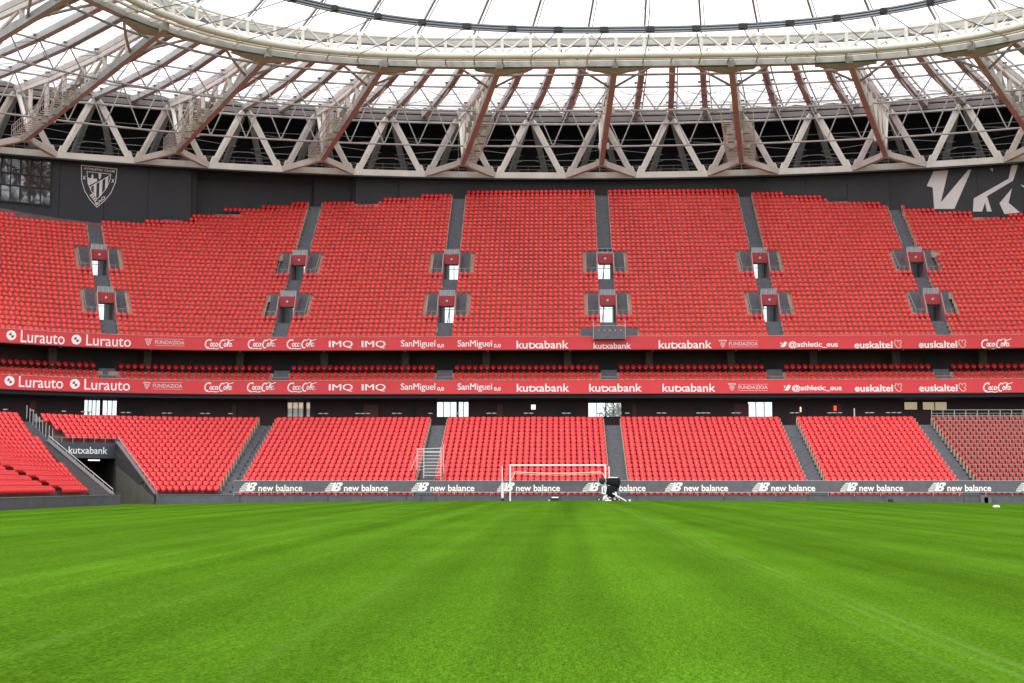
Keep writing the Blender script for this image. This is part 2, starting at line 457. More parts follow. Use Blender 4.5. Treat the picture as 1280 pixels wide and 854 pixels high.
# vomitories
for a in U_AISLES:
    for (v0, v1) in VOMS:
        r0, z0 = urow(v0); z0 -= UR_; r1, z1 = urow(v1)
        rl = r0+1.25
        q = UP.p(a, r0); ang = q[2]
        vo = empty('vomitory', (q[0], q[1], z0)); vo.parent = stand; vo.location = [c*K for c in (q[0], q[1]-117, z0)]
        lt, lb = z0+2.52, z0+1.62
        # lintel
        mb = MB(); c = UP.p(a, rl); mb.obox(c[:2], c[2], 1.36, .16, lb, lt); c = UP.p(a, (rl+r1)/2+.1); mb.obox(c[:2], c[2], 1.34, r1-rl, lt-.14, lt-.02)
        li = mb.build('lintel', M_vom, vo)
        mb = MB(); c = UP.p(a, rl-.09); mb.lathe((c[0], c[1], (lt+lb)/2), [(.10, 0), (.10, -.02)], 10, 'y'); mb.build('sign', M_rail, li)
        mb = MB(); c = UP.p(a, rl+.02); mb.obox(c[:2], c[2], 1.2, .1, lb-.12, lb-.004); mb.build('shutter_box', M_rubber, li)
        # side walls: sloped top following the rake then passage
        for sg in (-1, 1):
            mb = MB(); T = []
            for (rr, zt) in ((r0-.05, z0+.55), (rl, lt), (r1, lt+.1)):
                pa = pt(UP, a, rr, 0, sg*.68); pb = pt(UP, a, rr, 0, sg*.80); T.append((pa, pb, zt))
            for j in range(2):
                (a1, b1, t1), (a2, b2, t2) = T[j], T[j+1]
                zb = z0-.3
                mb.hexa([(a1[0], a1[1], zb), (b1[0], b1[1], zb), (b2[0], b2[1], zb), (a2[0], a2[1], zb), (a1[0], a1[1], t1), (b1[0], b1[1], t1), (b2[0], b2[1], t2), (a2[0], a2[1], t2)])
            mb.build('side_wall', M_vomp if j else M_vomp, vo)
            mb = MB(); pa = pt(UP, a, r1, 0, sg*.70); pb = pt(UP, a, r1+4.2, 0, sg*.70)
            mb.beam((pa[0], pa[1], z0+1.3), (pb[0], pb[1], z0+1.3), .1, 3.0); mb.build('passage_wall', M_dark, vo)
            # handrail on the mouth edge
            mb = MB(); pa = pt(UP, a, r0, z0+.75, sg*.74); pb = pt(UP, a, rl, lt+.12, sg*.74); mb.tube(pa, pb, .025, 4); mb.build('handrail', M_tan, vo)
        # floor, ceiling
        mb = MB(); c = UP.p(a, r0+3.4); mb.obox(c[:2], c[2], 1.36, 7.0, z0-.12, z0-.004); mb.build('passage_floor', M_stair, vo)
        mb = MB(); c = UP.p(a, r1+2.); mb.obox(c[:2], c[2], 1.5, 4.4, z0+2.6, z0+2.72); mb.build('passage_ceiling', M_black, vo)
        # doors at the far end: frame and panes
        mb = MB(); rd = r1+3.6; off = random.choice((-.18, .05, .2))
        for dx in (-.66, off, .66):
            p = pt(UP, a, rd, z0, dx); mb.tube(p, (p[0], p[1], z0+2.6), .035, 4)
        p = pt(UP, a, rd, z0+2.0, -.68); p2 = pt(UP, a, rd, z0+2.0, .68); mb.tube(p, p2, .03, 4)
        if random.random() < .6:
            p = pt(UP, a, rd-.4, z0, off-.25); p2 = pt(UP, a, rd-.4, z0+2.6, off+.1); mb.tube(p, p2, .045, 4)
        dr = mb.build('door_frame', M_rubber, vo)
        mb = MB(); c = UP.p(a, rd); mb.obox(c[:2], c[2], 1.3, .015, z0+.02, z0+2.58); mb.build('pane', M_glass, dr)
        # side landings with steps
        for sg in (-1, 1):
            mb = MB()
            for i in range(v0, v1-1):
                r, z = urow(i); c = UP.p(a, r+UT/2)
                for h in range(2):
                    c = UP.p(a, r+UT*(h+.5)/2); mb.obox(c[:2], c[2], .92, UT/2, z-.5, z-UR_+UR_*(h+1)/2, dx=sg*1.26)
            la = mb.build('landing', M_stair, vo)
            mb = MB(); rk, zk = urow(v1-1); c = UP.p(a, rk-.03); mb.obox(c[:2], c[2], .98, .06, zk-UR_-.3, zk+.2, dx=sg*1.24); mb.build('riser_plate', M_stair, la)
            mb = MB(); r, z = urow(v0); c = UP.p(a, r); mb.obox(c[:2], c[2], .98, .1, z-UR_-.02, z-UR_+.14, dx=sg*1.27); mb.build('kerb', M_conc, la)
            mb = MB(); rt, zt = urow(v1-2)
            for dx in (.84, 1.25, 1.72):
                p = pt(UP, a, r+.08, z-.2, sg*dx); mb.tube(p, (p[0], p[1], z+.62), .02, 4)
            for hz in (.2, .62): mb.tube(pt(UP, a, r+.08, z+hz, sg*.84), pt(UP, a, r+.08, z+hz, sg*1.72), .02, 4)
            mb.tube(pt(UP, a, r+.08, z+.62, sg*1.72), pt(UP, a, rt+.3, zt+.62, sg*1.72), .02, 4)
            mb.tube(pt(UP, a, rt+.3, zt-.2, sg*1.72), pt(UP, a, rt+.3, zt+.62, sg*1.72), .02, 4)
            mb.build('railing', M_tan, la)
        # glass balustrade above the lintel
        mb = MB(); c = UP.p(a, rl+.4); mb.obox(c[:2], c[2], 1.3, .02, lt+.02, lt+.5); gp = mb.build('balustrade_glass', M_smoke, vo)
        mb = MB()
        for dx in (-.66, -.2, .25, .66):
            p = pt(UP, a, rl+.4, lt, dx); mb.tube(p, (p[0], p[1], lt+.55), .02, 4)
        mb.tube(pt(UP, a, rl+.4, lt+.54, -.66), pt(UP, a, rl+.4, lt+.54, .66), .022, 4); mb.build('railing', M_rail, gp)
# central box platform over the upper fascia
vo = MB(); z0 = 13.25
vo.box(-1.38, 1.28, UP.Yc+UP.R0-.55, UP.Yc+UP.R0+.9, 12.98, 13.98)
vo.build('camera_platform', M_stair, stand)
for sg in (-1, 1):
    mb = MB()
    for i in range(2):
        r, z = urow(i)
        for h in range(2): mb.obox((sg*1.84, 116.9+r+UT*(h+.5)/2), 0, .98, UT/2, z-.5, z-UR_/2+UR_*h/2+.02)
    mb.obox((sg*1.84, 116.9+urow(2)[0]-.03), 0, 1.0, .06, 13.0, urow(2)[1]+.2)
    mb.build('landing', M_stair, stand)
mb = MB()
for x in (-1.36, 1.26):
    mb.tube((x, 116.33, 12.95), (x, 116.33, 14.5), .03, 4)
for x in (-.9, -.45, 0, .45, .9): mb.lathe((x, 116.34, 13.7), [(.06, 0), (.06, -.03)], 8, 'y')
mb.tube((-1.36, 116.33, 14.1), (1.26, 116.33, 14.1), .025, 4)
mb.build('railing', M_rail, stand)

# ------------------------------------------------------------------ seats
def seat_mesh(name, w_, h_, bulge, m, rnd):
    """flip-up seat: curved backrest shell and the folded seat pan in front of it. Local: faces -Y, origin on the floor."""
    vs = []; fs = []
    def panel(nx, nz, W, z0, z1, yf, th):
        b = len(vs)
        for sidei in (0, 1):
            for j in range(nz+1):
                for i in range(nx+1):
                    a = -1+2*i/nx; c = -1+2*j/nz
                    # squircle outline
                    sx = a*(1-rnd*.5*max(0, -c)**2-rnd*.30*max(0, c)**4)*(1-.09*(1-c)); sz = c*(1-rnd*.35*abs(a)**3)
                    x = sx*W/2; z = (z0+z1)/2+sz*(z1-z0)/2
                    y = yf(a, c)+(th if sidei else 0)
                    vs.append((x, y, z))
        n1 = (nx+1)*(nz+1)
        for j in range(nz):
            for i in range(nx):
                k = b+j*(nx+1)+i
                fs.append((k, k+1, k+nx+2, k+nx+1)); k += n1; fs.append((k, k+nx+1, k+nx+2, k+1))
        ring = [j for j in range(nx+1)]+[(j+1)*(nx+1)+nx for j in range(nz)]+[nz*(nx+1)+i for i in range(nx-1, -1, -1)]+[j*(nx+1) for j in range(nz-1, 0, -1)]
        for i in range(len(ring)):
            p, q = ring[i], ring[(i+1) % len(ring)]; fs.append((b+q, b+p, b+p+n1, b+q+n1))
    panel(4, 3, w_, .29, .29+h_, lambda a, c: .16+.20*max(0, c)**2.5-.04*(a*a), .03)
    panel(4, 4, w_*.92, .25, .25+h_*.80, lambda a, c: .13-bulge*(1-a*a*.75)*(1-max(0, c)**1.6*.95)*(1-.3*max(0, -c)), .03)
    me = bpy.data.meshes.new(name); me.from_pydata((np.array(vs)*K).tolist(), [], fs); me.materials.append(m)
    me.polygons.foreach_set('use_smooth', [True]*len(fs)); me.update(); return me
ME_L = seat_mesh('lower_tier_seat', .432, .42, .15, M_red, .5)
ME_U = seat_mesh('upper_tier_seat', .41, .44, .17, M_red2, 1.1)

seatsL, seatsU, seatsR = [], [], []     # (x,y,z,ang,row,block)
missing = set()
for i in range(UROWS):
    r, z = urow(i); gone = uholes(i); f = (UP.R0+r)/UP.R0
    for (a, b) in subtract((-UEND, UEND), [(c-AW/ufac(c, i), c+AW/ufac(c, i)) for c in U_AISLES]):
        def su(u): return abs(u) if abs(u) <= X0 else X0+(abs(u)-X0)*f
        s0, s1 = math.copysign(su(a), a), math.copysign(su(b), b); n = int((s1-s0-.12)/.436)
        for k in range(n):
            s_ = s0+(s1-s0)*(k+.5)/n
            u = s_ if abs(s_) <= X0 else math.copysign(X0+(abs(s_)-X0)/f, s_)
            if any(g0-.1 < u < g1+.1 for g0, g1 in gone): continue
            q = UP.p(u, r+.16)
            if not cut_ok(q, .45): continue
            seatsU.append((q[0], q[1], z, q[2], i, u))
for j, (r, z) in enumerate(MROWS):
    for (a, b) in subtract((-UEND, UEND), [(c-.78, c+.78) for c in U_AISLES]):
        n = int((b-a-.1)/.50)
        for k in range(n):
            u = a+(b-a)*(k+.5)/n; q = UP.p(u, r+.18); seatsU.append((q[0], q[1], z, q[2], 100+j, u))
for i in range(LROWS):
    r = LT*i; z = LZ+LR*i if i else .02
    for (a, b) in subtract((-LX, LU_R), [(c-AW, c+AW) for c in L_AISLES]):
        n = int((b-a-.06)/.437)
        for k in range(n):
            u = a+(b-a)*(k+.5)/n; q = LO.p(u, r+.3)
            (seatsR if u > 25 else seatsL).append((q[0], q[1], z, q[2], i, u))
    z = LZ+LR*i
    R = 7.6+r+.3; st = .45/R; th = .66/R if R > 0 else 0
    th = max(.03, .85/R)
    while th < pi/2+26/R:
        x, y = (-LX-R*sin(th), LO.Yc+R*cos(th)) if th < pi/2 else (-LX-R, LO.Yc-(th-pi/2)*R)
        ok = side((x, y), W1a, W1b) < -.45 if r < PORTAL_R else (th < radians(48.5))
        okl = side((x, y), Sa, Sb) > 3.
        if (ok or okl) and not (th > pi/2 and 88.0 < y < 89.3): seatsL.append((x, y, z, -min(th, pi/2), i, -30 if ok else -60))
        th += st
CAMPOS = []
for (px_, py_) in ((211, 271), (278, 265), (458, 249), (1049, 247), (1237, 263)):
    best = None
    for s_ in seatsU:
        if s_[4] > 90: continue
        X_, Y_ = proj(s_[0], s_[1], s_[2]+.5); d_ = hypot(X_-px_, (Y_-py_-3)*1.5)
        if best is None or d_ < best[0]: best = (d_, s_)
    b_ = best[1]; CAMPOS.append(b_)
    seatsU = [s_ for s_ in seatsU if not (s_[4] == b_[4] and abs(s_[5]-b_[5]) < .9)]
for b_ in CAMPOS:
    mb = MB(); mb.obox(b_[:2], b_[3], 1.5, .34, b_[2], b_[2]+.34); o_ = mb.build('platform', M_stair, stand)
    mb = MB()
    for dx in (-.6, 0, .6): mb.obox(b_[:2], b_[3], .2, .2, b_[2]+.345, b_[2]+.7, dx=dx)
    mb.build('equipment', M_rubber, o_)
ORD = ['first', 'second', 'third', 'fourth', 'fifth', 'sixth', 'seventh', 'eighth', 'ninth', 'tenth', 'eleventh', 'twelfth']
def scatter(name, me, lst, jit=.01):
    nv = len(me.vertices); co = np.zeros(nv*3); me.vertices.foreach_get('co', co); co = co.reshape(-1, 3)
    nf = len(me.polygons); li = np.zeros(len(me.loops), int); me.loops.foreach_get('vertex_index', li)
    P = np.array([s[:4] for s in lst]); N = len(P)
    an = -P[:, 3]+np.random.normal(0, jit*2, N)
    ca, sa = np.cos(an)[:, None], np.sin(an)[:, None]
    sc = 1+np.random.normal(0, jit, (N, 1))
    X = (co[None, :, 0]*ca-co[None, :, 1]*sa)+P[:, 0:1]*K; Y = (co[None, :, 0]*sa+co[None, :, 1]*ca)+P[:, 1:2]*K
    Z = co[None, :, 2]*sc+P[:, 2:3]*K
    V = np.stack([X, Y, Z], -1).reshape(-1, 3); LI = (li[None, :]+(np.arange(N)*nv)[:, None]).reshape(-1)
    m2 = bpy.data.meshes.new(name); m2.vertices.add(len(V)); m2.vertices.foreach_set('co', V.reshape(-1))
    m2.loops.add(len(LI)); m2.loops.foreach_set('vertex_index', LI)
    ls = np.zeros(nf, int); me.polygons.foreach_get('loop_start', ls); lt = np.zeros(nf, int); me.polygons.foreach_get('loop_total', lt)
    m2.polygons.add(nf*N); m2.polygons.foreach_set('loop_start', (ls[None, :]+(np.arange(N)*len(li))[:, None]).reshape(-1))
    m2.polygons.foreach_set('loop_total', np.tile(lt, N)); m2.polygons.foreach_set('use_smooth', np.ones(nf*N, bool))
    m2.materials.append(me.materials[0]); m2.update(calc_edges=True)
    o = bpy.data.objects.new(name, m2); COL.objects.link(o); return tag(o, kind='stuff')
NUM = ['first', 'second', 'third', 'fourth', 'fifth', 'sixth', 'seventh', 'eighth', 'ninth', 'tenth', 'eleventh', 'twelfth', 'thirteenth', 'fourteenth', 'fifteenth', 'sixteenth', 'seventeenth', 'eighteenth', 'nineteenth', 'twentieth']
U9 = NUM[:9]
for d_, e_ in (('twenty', 'thirtieth'), ('thirty', 'fortieth'), ('forty', 'fiftieth'), ('fifty', 'sixtieth'), ('sixty', 'seventieth'), ('seventy', 'eightieth'), ('eighty', 'ninetieth')): NUM += [d_+'-'+n_ for n_ in U9]+[e_]
LB = ['tunnel block', 'block under the metal steps', 'block behind the goal', 'block right of the goal', 'block left of the railed block', 'railed block']
def blk(s):
    if s[5] < -50: return 'far left block'
    return LB[sum(1 for e in L_AISLES if s[5] > e)]
rows_ = {}
for s_ in seatsL: rows_.setdefault((blk(s_), s_[4]), []).append(s_)
pos_ = {}
for lst_ in rows_.values():
    for n_, s_ in enumerate(sorted(lst_, key=lambda q: q[0])): pos_[id(s_)] = min(n_, 88)
def inview(s): return (s[4] >= 2 or s[5] <= -28) and 2 < proj(s[0], s[1], s[2]+.4)[0] < 1278
cand = sorted([s_ for s_ in seatsL if inview(s_)], key=lambda q: (hypot(q[0]-CAMX, q[1])))[:300]
pick = set(id(s_) for s_ in cand)
for s_ in cand:
    o = bpy.data.objects.new('stadium_seat', ME_L); COL.objects.link(o); o.location = (s_[0]*K, s_[1]*K, s_[2]*K)
    o.rotation_euler = (0, 0, -s_[3]+random.gauss(0, .015))
    rw = s_[4]-(2 if s_[5] > -28 else 0)
    tag(o, 'red folding seat, %s row, %s, %s from its left end' % (NUM[rw], blk(s_), NUM[pos_[id(s_)]]), 'seat', 'red seats of the lower tier')
restL = [s_ for s_ in seatsL if id(s_) not in pick]; restU = seatsU
tag(scatter('stadium_seats', ME_L, restL), 'remaining red folding seats filling the lower tier', 'seats')
tag(scatter('rounded_seats', ME_U, restU), 'rounded red seats filling the upper tier and the gallery', 'seats')
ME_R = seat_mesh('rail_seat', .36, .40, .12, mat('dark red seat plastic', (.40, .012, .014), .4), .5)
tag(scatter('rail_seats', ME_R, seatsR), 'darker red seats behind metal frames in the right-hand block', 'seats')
# safe-standing frames
mb = MB()
for s in seatsR:
    x, y, z, a = s[0], s[1]-.02, s[2], s[3]
    fx = .218
    for dx in (-fx,):
        px_, py_ = x+dx*cos(a), y-dx*sin(a)
        mb.beam((px_, py_-.05, z), (px_, py_-.05, z+.9), .035, .03)
    p, q = (x-fx*cos(a), y+fx*sin(a)-.05, z+.92), (x+fx*cos(a), y-fx*sin(a)-.05, z+.92)
    mb.beam(p, q, .035, .035)
tag(mb.build('rail_frames', mat('dull rail steel', (.30, .26, .22), .5, metal=.1)), 'grid of pale metal rails in front of the right-hand seats', 'railing', kind='stuff')
mb = MB()
usr = [25.4+.9*k for k in range(12)]
prev = None
for u in usr:
    q = LO.p(u, LT*LROWS+.1); z = LZ+LR*LROWS; mb.tube((q[0], q[1], z), (q[0], q[1], z+.9), .03, 4)
    if prev: 
        for hz in (.9, .45): mb.tube((prev[0], prev[1], z+hz), (q[0], q[1], z+hz), .025, 4)
    prev = q
tag(mb.build('top_railing', M_rail), 'pale metal railing along the top of the railed right-hand block', 'railing')

# ------------------------------------------------------------------ advertising fascias
def sweep(mb, tier, us, prof):
    """closed profile of (r,z) swept along the tier curve"""
    n = len(prof); vs = []; fs = []
    for u in us:
        for (r, z) in prof:
            q = tier.p(u, r); vs.append((q[0], q[1], z))
    for i in range(len(us)-1):
        for j in range(n):
            a, b = i*n+j, i*n+(j+1) % n; fs.append((a, b, b+n, a+n))
    fs += [tuple(range(n)), tuple(range((len(us)-1)*n, len(us)*n))[::-1]]
    mb.add(vs, fs)
USF = usamp(-UEND, -X0, 1.0)+[X0]+usamp(X0, UEND, 1.0)[1:]
BU = (12.19, 13.25); BL = (8.55, 9.64)
boards = []
for (z0, z1) in (BU, BL):
    mb = MB(); sweep(mb, UP, USF, [(0, z0), (.25, z0), (.25, z1), (0, z1)]); o = mb.build('advertising_board', M_board, stand)
    mb = MB(); sweep(mb, UP, USF, [(-.03, z1+.004), (.28, z1+.004), (.28, z1+.05), (-.03, z1+.05)]); mb.build('coping', M_conc, o)
    mb = MB(); sweep(mb, UP, USF, [(-.02, z0-.06), (.3, z0-.06), (.3, z0-.004), (-.02, z0-.004)]); mb.build('bottom_trim', mat('dark red trim', (.16, .01, .015), .5), o)
    boards.append(o)
# text
_tc = {}
def text_geo(txt, bold=.0, shear=0.):
    key = (txt, bold, shear)
    if key in _tc: return _tc[key]
    c = bpy.data.curves.new('t', 'FONT'); c.body = txt; c.size = 1; c.offset = bold; c.shear = shear; c.resolution_u = 3; c.fill_mode = 'BOTH'
    o = bpy.data.objects.new('t', c); COL.objects.link(o)
    dg = bpy.context.evaluated_depsgraph_get(); me = bpy.data.meshes.new_from_object(o.evaluated_get(dg))
    v = np.array([p.co[:] for p in me.vertices])[:, :2]; f = [tuple(p.vertices) for p in me.polygons]
    bpy.data.objects.remove(o); bpy.data.curves.remove(c); bpy.data.meshes.remove(me)
    v = v-v.min(0); v = v/v.max(0); _tc[key] = (v, f); return v, f
class Surf:
    """maps normalised (x in 0..1, y in 0..1) boxes given by measured image extents onto a swept surface"""
    def __init__(s, tier, r, zref): s.t = tier; s.r = r; s.zr = zref
    def box(s, x0, x1, yt, yb):
        s.u0 = find_u(s.t, x0, s.zr, s.r); s.u1 = find_u(s.t, x1, s.zr, s.r); um = (s.u0+s.u1)/2
        s.z1 = z_at(s.t, um, s.r, yt); s.z0 = z_at(s.t, um, s.r, yb); return s
    def at(s, a, b):
        u = s.u0+(s.u1-s.u0)*a; q = s.t.p(u, s.r); return (q[0], q[1], s.z0+(s.z1-s.z0)*b)
def put(sf, geo, name, m, parent):
    v, f = geo; mb = MB(); mb.add([sf.at(a, b) for a, b in v], f); return mb.build(name, m, parent)
def poly2(polys):
    v = []; f = []
    for p in polys:
        b = len(v); v += p; f.append(tuple(range(b, b+len(p))))
    return v, f
def strokes(lines, wid, asp):
    """poly-lines -> ribbons in a unit box; asp = width/height"""
    v = []; f = []
    for ln in lines:
        wd = wid
        if isinstance(ln[0], (int, float)): wd = ln[0]; ln = ln[1:]
        ln = [(x*asp, y) for x, y in ln]; n = len(ln); b = len(v)
        for i in range(n):
            a = ln[max(0, i-1)]; c = ln[min(n-1, i+1)]; dx, dy = c[0]-a[0], c[1]-a[1]; L = hypot(dx, dy) or 1
            nx, ny = -dy/L*wd/2, dx/L*wd/2
            v += [((ln[i][0]+nx)/asp, ln[i][1]+ny), ((ln[i][0]-nx)/asp, ln[i][1]-ny)]
        f += [(b+2*i, b+2*i+1, b+2*i+3, b+2*i+2) for i in range(n-1)]
    return v, f
def ell(cx, cy, rx, ry, a0, a1, n=12): return [(cx+rx*cos(radians(a0+(a1-a0)*i/n)), cy+ry*sin(radians(a0+(a1-a0)*i/n))) for i in range(n+1)]
asp = 3.1
def sl(ln, k=.05): return [(x+k*(y-.4), y) for x, y in ln]
COLA = strokes([
    [.12]+sl(ell(.125, .52, .10, .40, 50, 290)), [.07]+sl([(.19, .80), (.20, .95), (.15, .98)]),
    [.09]+sl(ell(.235, .42, .035, .17, 0, 360)), [.09]+sl(ell(.325, .42, .035, .17, 60, 320)),
    [.09]+sl(ell(.41, .42, .035, .17, 0, 360)), [.09]+sl([(.447, .6), (.447, .25), (.48, .3)]),
    [.06]+sl([(.47, .42), (.53, .52)]),
    [.12]+sl(ell(.605, .50, .085, .40, 50, 300)), [.07]+sl([(.64, .84), (.72, 1.0), (.84, .85), (.97, .98)]),
    [.09]+sl(ell(.70, .42, .034, .17, 0, 360)),
    [.09]+sl([(.775, .22), (.765, .5), (.79, .92), (.82, .80), (.775, .3), (.80, .22)]),
    [.09]+sl(ell(.87, .42, .035, .17, 0, 360)), [.09]+sl([(.908, .6), (.908, .25), (.96, .32)]),
    [.08]+[(.06, .12), (.14, .02), (.28, .06), (.42, .0), (.5, .1)]], .09, asp)
NBL = poly2([[(.30, .0), (.44, .0), (.54, .42), (.62, 1.), (.52, 1.)],        # N-B slab built from slanted bars
             ]) 
def nb():
    P = []
    def sh(pts, k=.22): return [(x+k*y, y) for x, y in pts]
    for j, (x0, y) in enumerate(((.18, .90), (.11, .70), (.05, .48), (.0, .26), (.0, .04))):
        P.append(sh([(x0-.0, y-.05), (.36, y-.05), (.36, y+.06), (x0, y+.06)], .12))
    P.append(sh([(.30, 0), (.44, 0), (.44, .45), (.33, .45)])); P.append(sh([(.30, .47), (.44, .45), (.38, 1), (.28, 1)]))
    # B with two counters
    P += [sh([(.44, 0), (.52, 0), (.52, 1), (.44, 1)], .22), sh([(.52, 0), (.70, 0), (.76, .08), (.78, .2), (.52, .2)]), sh([(.62, .2), (.78, .2), (.78, .34), (.72, .45), (.62, .45)]),
          sh([(.52, .40), (.72, .45), (.70, .58), (.52, .58)]), sh([(.62, .58), (.72, .58), (.77, .68), (.77, .8), (.62, .8)]), sh([(.52, .8), (.77, .8), (.75, .92), (.68, 1), (.52, 1)])]
    return poly2(P)
NBL = nb()
SHIELD = poly2([[(0, 1), (1, 1), (1, .86), (0, .86)], [(0, .86), (.12, .86), (.2, .4), (.5, .0), (.5, .16), (.3, .42), (.14, .7)], [(1, .86), (.88, .86), (.8, .4), (.5, .0), (.5, .16), (.7, .42), (.86, .7)],
               [(.2, .78), (.4, .78), (.4, .4), (.3, .5)], [(.46, .7), (.56, .74), (.56, .2), (.46, .26)], [(.64, .78), (.8, .78), (.72, .48), (.64, .36)]])
BIRD = poly2([[(0, .22), (.3, .3), (.08, .55), (.05, .9), (.3, .68), (.5, .62)], [(.3, .3), (.0, .22), (.3, .05), (.6, .1), (.8, .35), (.5, .62)], [(.5, .62), (.8, .35), (.9, .7), (1., .85), (.85, .9), (.72, 1), (.55, .92), (.48, .75)]])
HEART = strokes([[(.45, .05), (.15, .35), (.05, .7), (.2, .95), (.45, .85), (.5, .65), (.62, .9), (.9, .9), (.95, .6), (.75, .45), (.95, .25), (.7, .05), (.45, .05)]], .09, .8)
def roundel(sf, parent):
    v = []; f = []
    n = 20
    ringv = [(.5+.5*cos(2*pi*i/n), .5+.5*sin(2*pi*i/n)) for i in range(n)]; put(sf, (ringv, [tuple(range(n))]), 'logo', M_white, parent)
    sf.r -= .012
    P = []
    for q in (0, 2): 
        a0 = 90*q+90; P.append([(.5, .5)]+[(.5+.26*cos(radians(a0+90*i/6)), .5+.26*sin(radians(a0+90*i/6))) for i in range(7)])
    put(sf, poly2(P), 'logo', mat('dark red emblem', (.22, .01, .02), .5), parent)
    P = []
    for i in range(10):
        a = i*36; P.append([(.5+.36*cos(radians(a+d))*k_, .5+.36*sin(radians(a+d))*k_) for d, k_ in ((-7, .97), (7, .97), (7, 1.13), (-7, 1.13))])
    sf.r += .012
RO = -.014
def board_text(bd, zr, items):
    for it in items:
        k, x0, x1, yt, yb = it[:5]
        sf = Surf(UP, RO, zr).box(x0, x1, yt, yb)
        if k == 'cola': put(sf, COLA, 'logo', M_white, bd)
        elif k == 'shield': put(sf, SHIELD, 'logo', mat('pale pink print', (.75, .5, .5), .5), bd)
        elif k == 'bird': put(sf, BIRD, 'logo', M_white, bd)
        elif k == 'heart': put(sf, HEART, 'logo', mat('pale pink print', (.75, .5, .5), .5), bd)
        elif k == 'round': roundel(sf, bd)
        elif k == 'FUNDAZIOA':
            put(sf, text_geo(k, .02), 'lettering', mat('pale pink print', (.75, .5, .5), .5), bd)
            for dy in (-.42, 1.3):
                put(sf, poly2([[(0, dy), (1, dy), (1, dy+.1), (0, dy+.1)]]), 'logo', mat('pale pink print', (.75, .5, .5), .5), bd)
        else:
            bold = {'IMQ': .022, 'SanMiguel': .02, 'kutxabank': .012, '@athletic_eus': .02, 'euskaltel': .018, 'Lurauto': .005, 'o,o': .02}[k]
            v_, f_ = text_geo(k, 0 if 'M' in k else bold)
            put(sf, (v_, f_), 'lettering', M_white, bd)
            if 'M' in k:      # heavier weight: a second, slightly proud and shifted pass
                wsh = .028 if k == 'IMQ' else .012
                for q_ in (1, 2): sf.r -= .006; put(sf, (v_*(1-wsh, 1)+(wsh*q_/2, 0), f_), 'lettering', M_white, bd)
def std(dy, kb, up):
    y = lambda v: v+dy
    L = []
    return L
upper = [('round', 8, 20.4, 413, 425.4), ('Lurauto', 26, 81, 414.5, 429.5), ('round', 89.3, 101.7, 418.4, 430.8), ('Lurauto', 107.8, 163.7, 419.5, 433),
 ('shield', 181, 190, 423.5, 433), ('FUNDAZIOA', 193.8, 230.5, 425.8, 430.6), ('cola', 255.6, 292.3, 424, 436.2), ('cola', 309.3, 346, 424, 436.2), ('cola', 358, 395.3, 424, 436.2),
 ('IMQ', 411, 441, 426.2, 435.6), ('IMQ', 452, 482, 426.2, 435.6), ('SanMiguel', 501, 544, 425.3, 436), ('o,o', 546.5, 555, 430, 435.5), ('SanMiguel', 572, 615, 425.3, 436), ('o,o', 617.5, 626, 430, 435.5),
 ('kutxabank', 645.7, 710.7, 425.8, 435.8), ('kutxabank', 742, 788.6, 428.6, 436), ('kutxabank', 823.3, 889.7, 425.5, 435.8), ('shield', 898.5, 908.5, 425, 435), ('FUNDAZIOA', 911, 947.5, 427.6, 432),
 ('bird', 975, 984, 427, 434.6), ('@athletic_eus', 985.5, 1047.4, 426.8, 435.5), ('euskaltel', 1068, 1115.4, 426.8, 435.5), ('heart', 1117.5, 1127, 424.5, 435.5), ('euskaltel', 1148.5, 1196.3, 426.2, 435),
 ('heart', 1197.8, 1207.6, 424, 435), ('cola', 1226, 1264, 423.8, 436)]
lower = [('round', 5.7, 18.1, 470, 482.4), ('Lurauto', 23.6, 79, 471.3, 485), ('round', 87.4, 99.8, 473.8, 486.2), ('Lurauto', 105.5, 162.5, 474.5, 488),
 ('shield', 179, 188, 477.5, 487), ('FUNDAZIOA', 191, 228, 480, 484.8), ('cola', 255, 292, 478, 490.2), ('cola', 308.4, 344.8, 478, 490.2), ('cola', 359, 396, 478, 490.2),
 ('IMQ', 411, 441, 480.2, 489.6), ('IMQ', 452, 482, 480.2, 489.6), ('SanMiguel', 501, 544, 479.3, 490), ('o,o', 546.5, 555, 484, 489.5), ('SanMiguel', 572, 615, 479.3, 490), ('o,o', 617.5, 626, 484, 489.5),
 ('kutxabank', 646, 711.7, 479.8, 489.8), ('kutxabank', 736.5, 802.3, 479.8, 489.8), ('kutxabank', 828, 894.3, 479.8, 489.8), ('shield', 910, 920, 479.3, 489), ('FUNDAZIOA', 923, 959.7, 482, 486.5),
 ('bird', 979.6, 988.8, 481, 488.8), ('@athletic_eus', 989.8, 1052, 481.2, 489.8), ('euskaltel', 1068.5, 1116, 481, 489.6), ('heart', 1118, 1127.6, 478.8, 489.8), ('euskaltel', 1148.9, 1196.6, 480.6, 489.4),
 ('heart', 1198, 1207.8, 478.4, 489.4), ('cola', 1228.4, 1266, 478.2, 490.3)]
board_text(boards[0], 12.7, upper); board_text(boards[1], 9.1, lower)

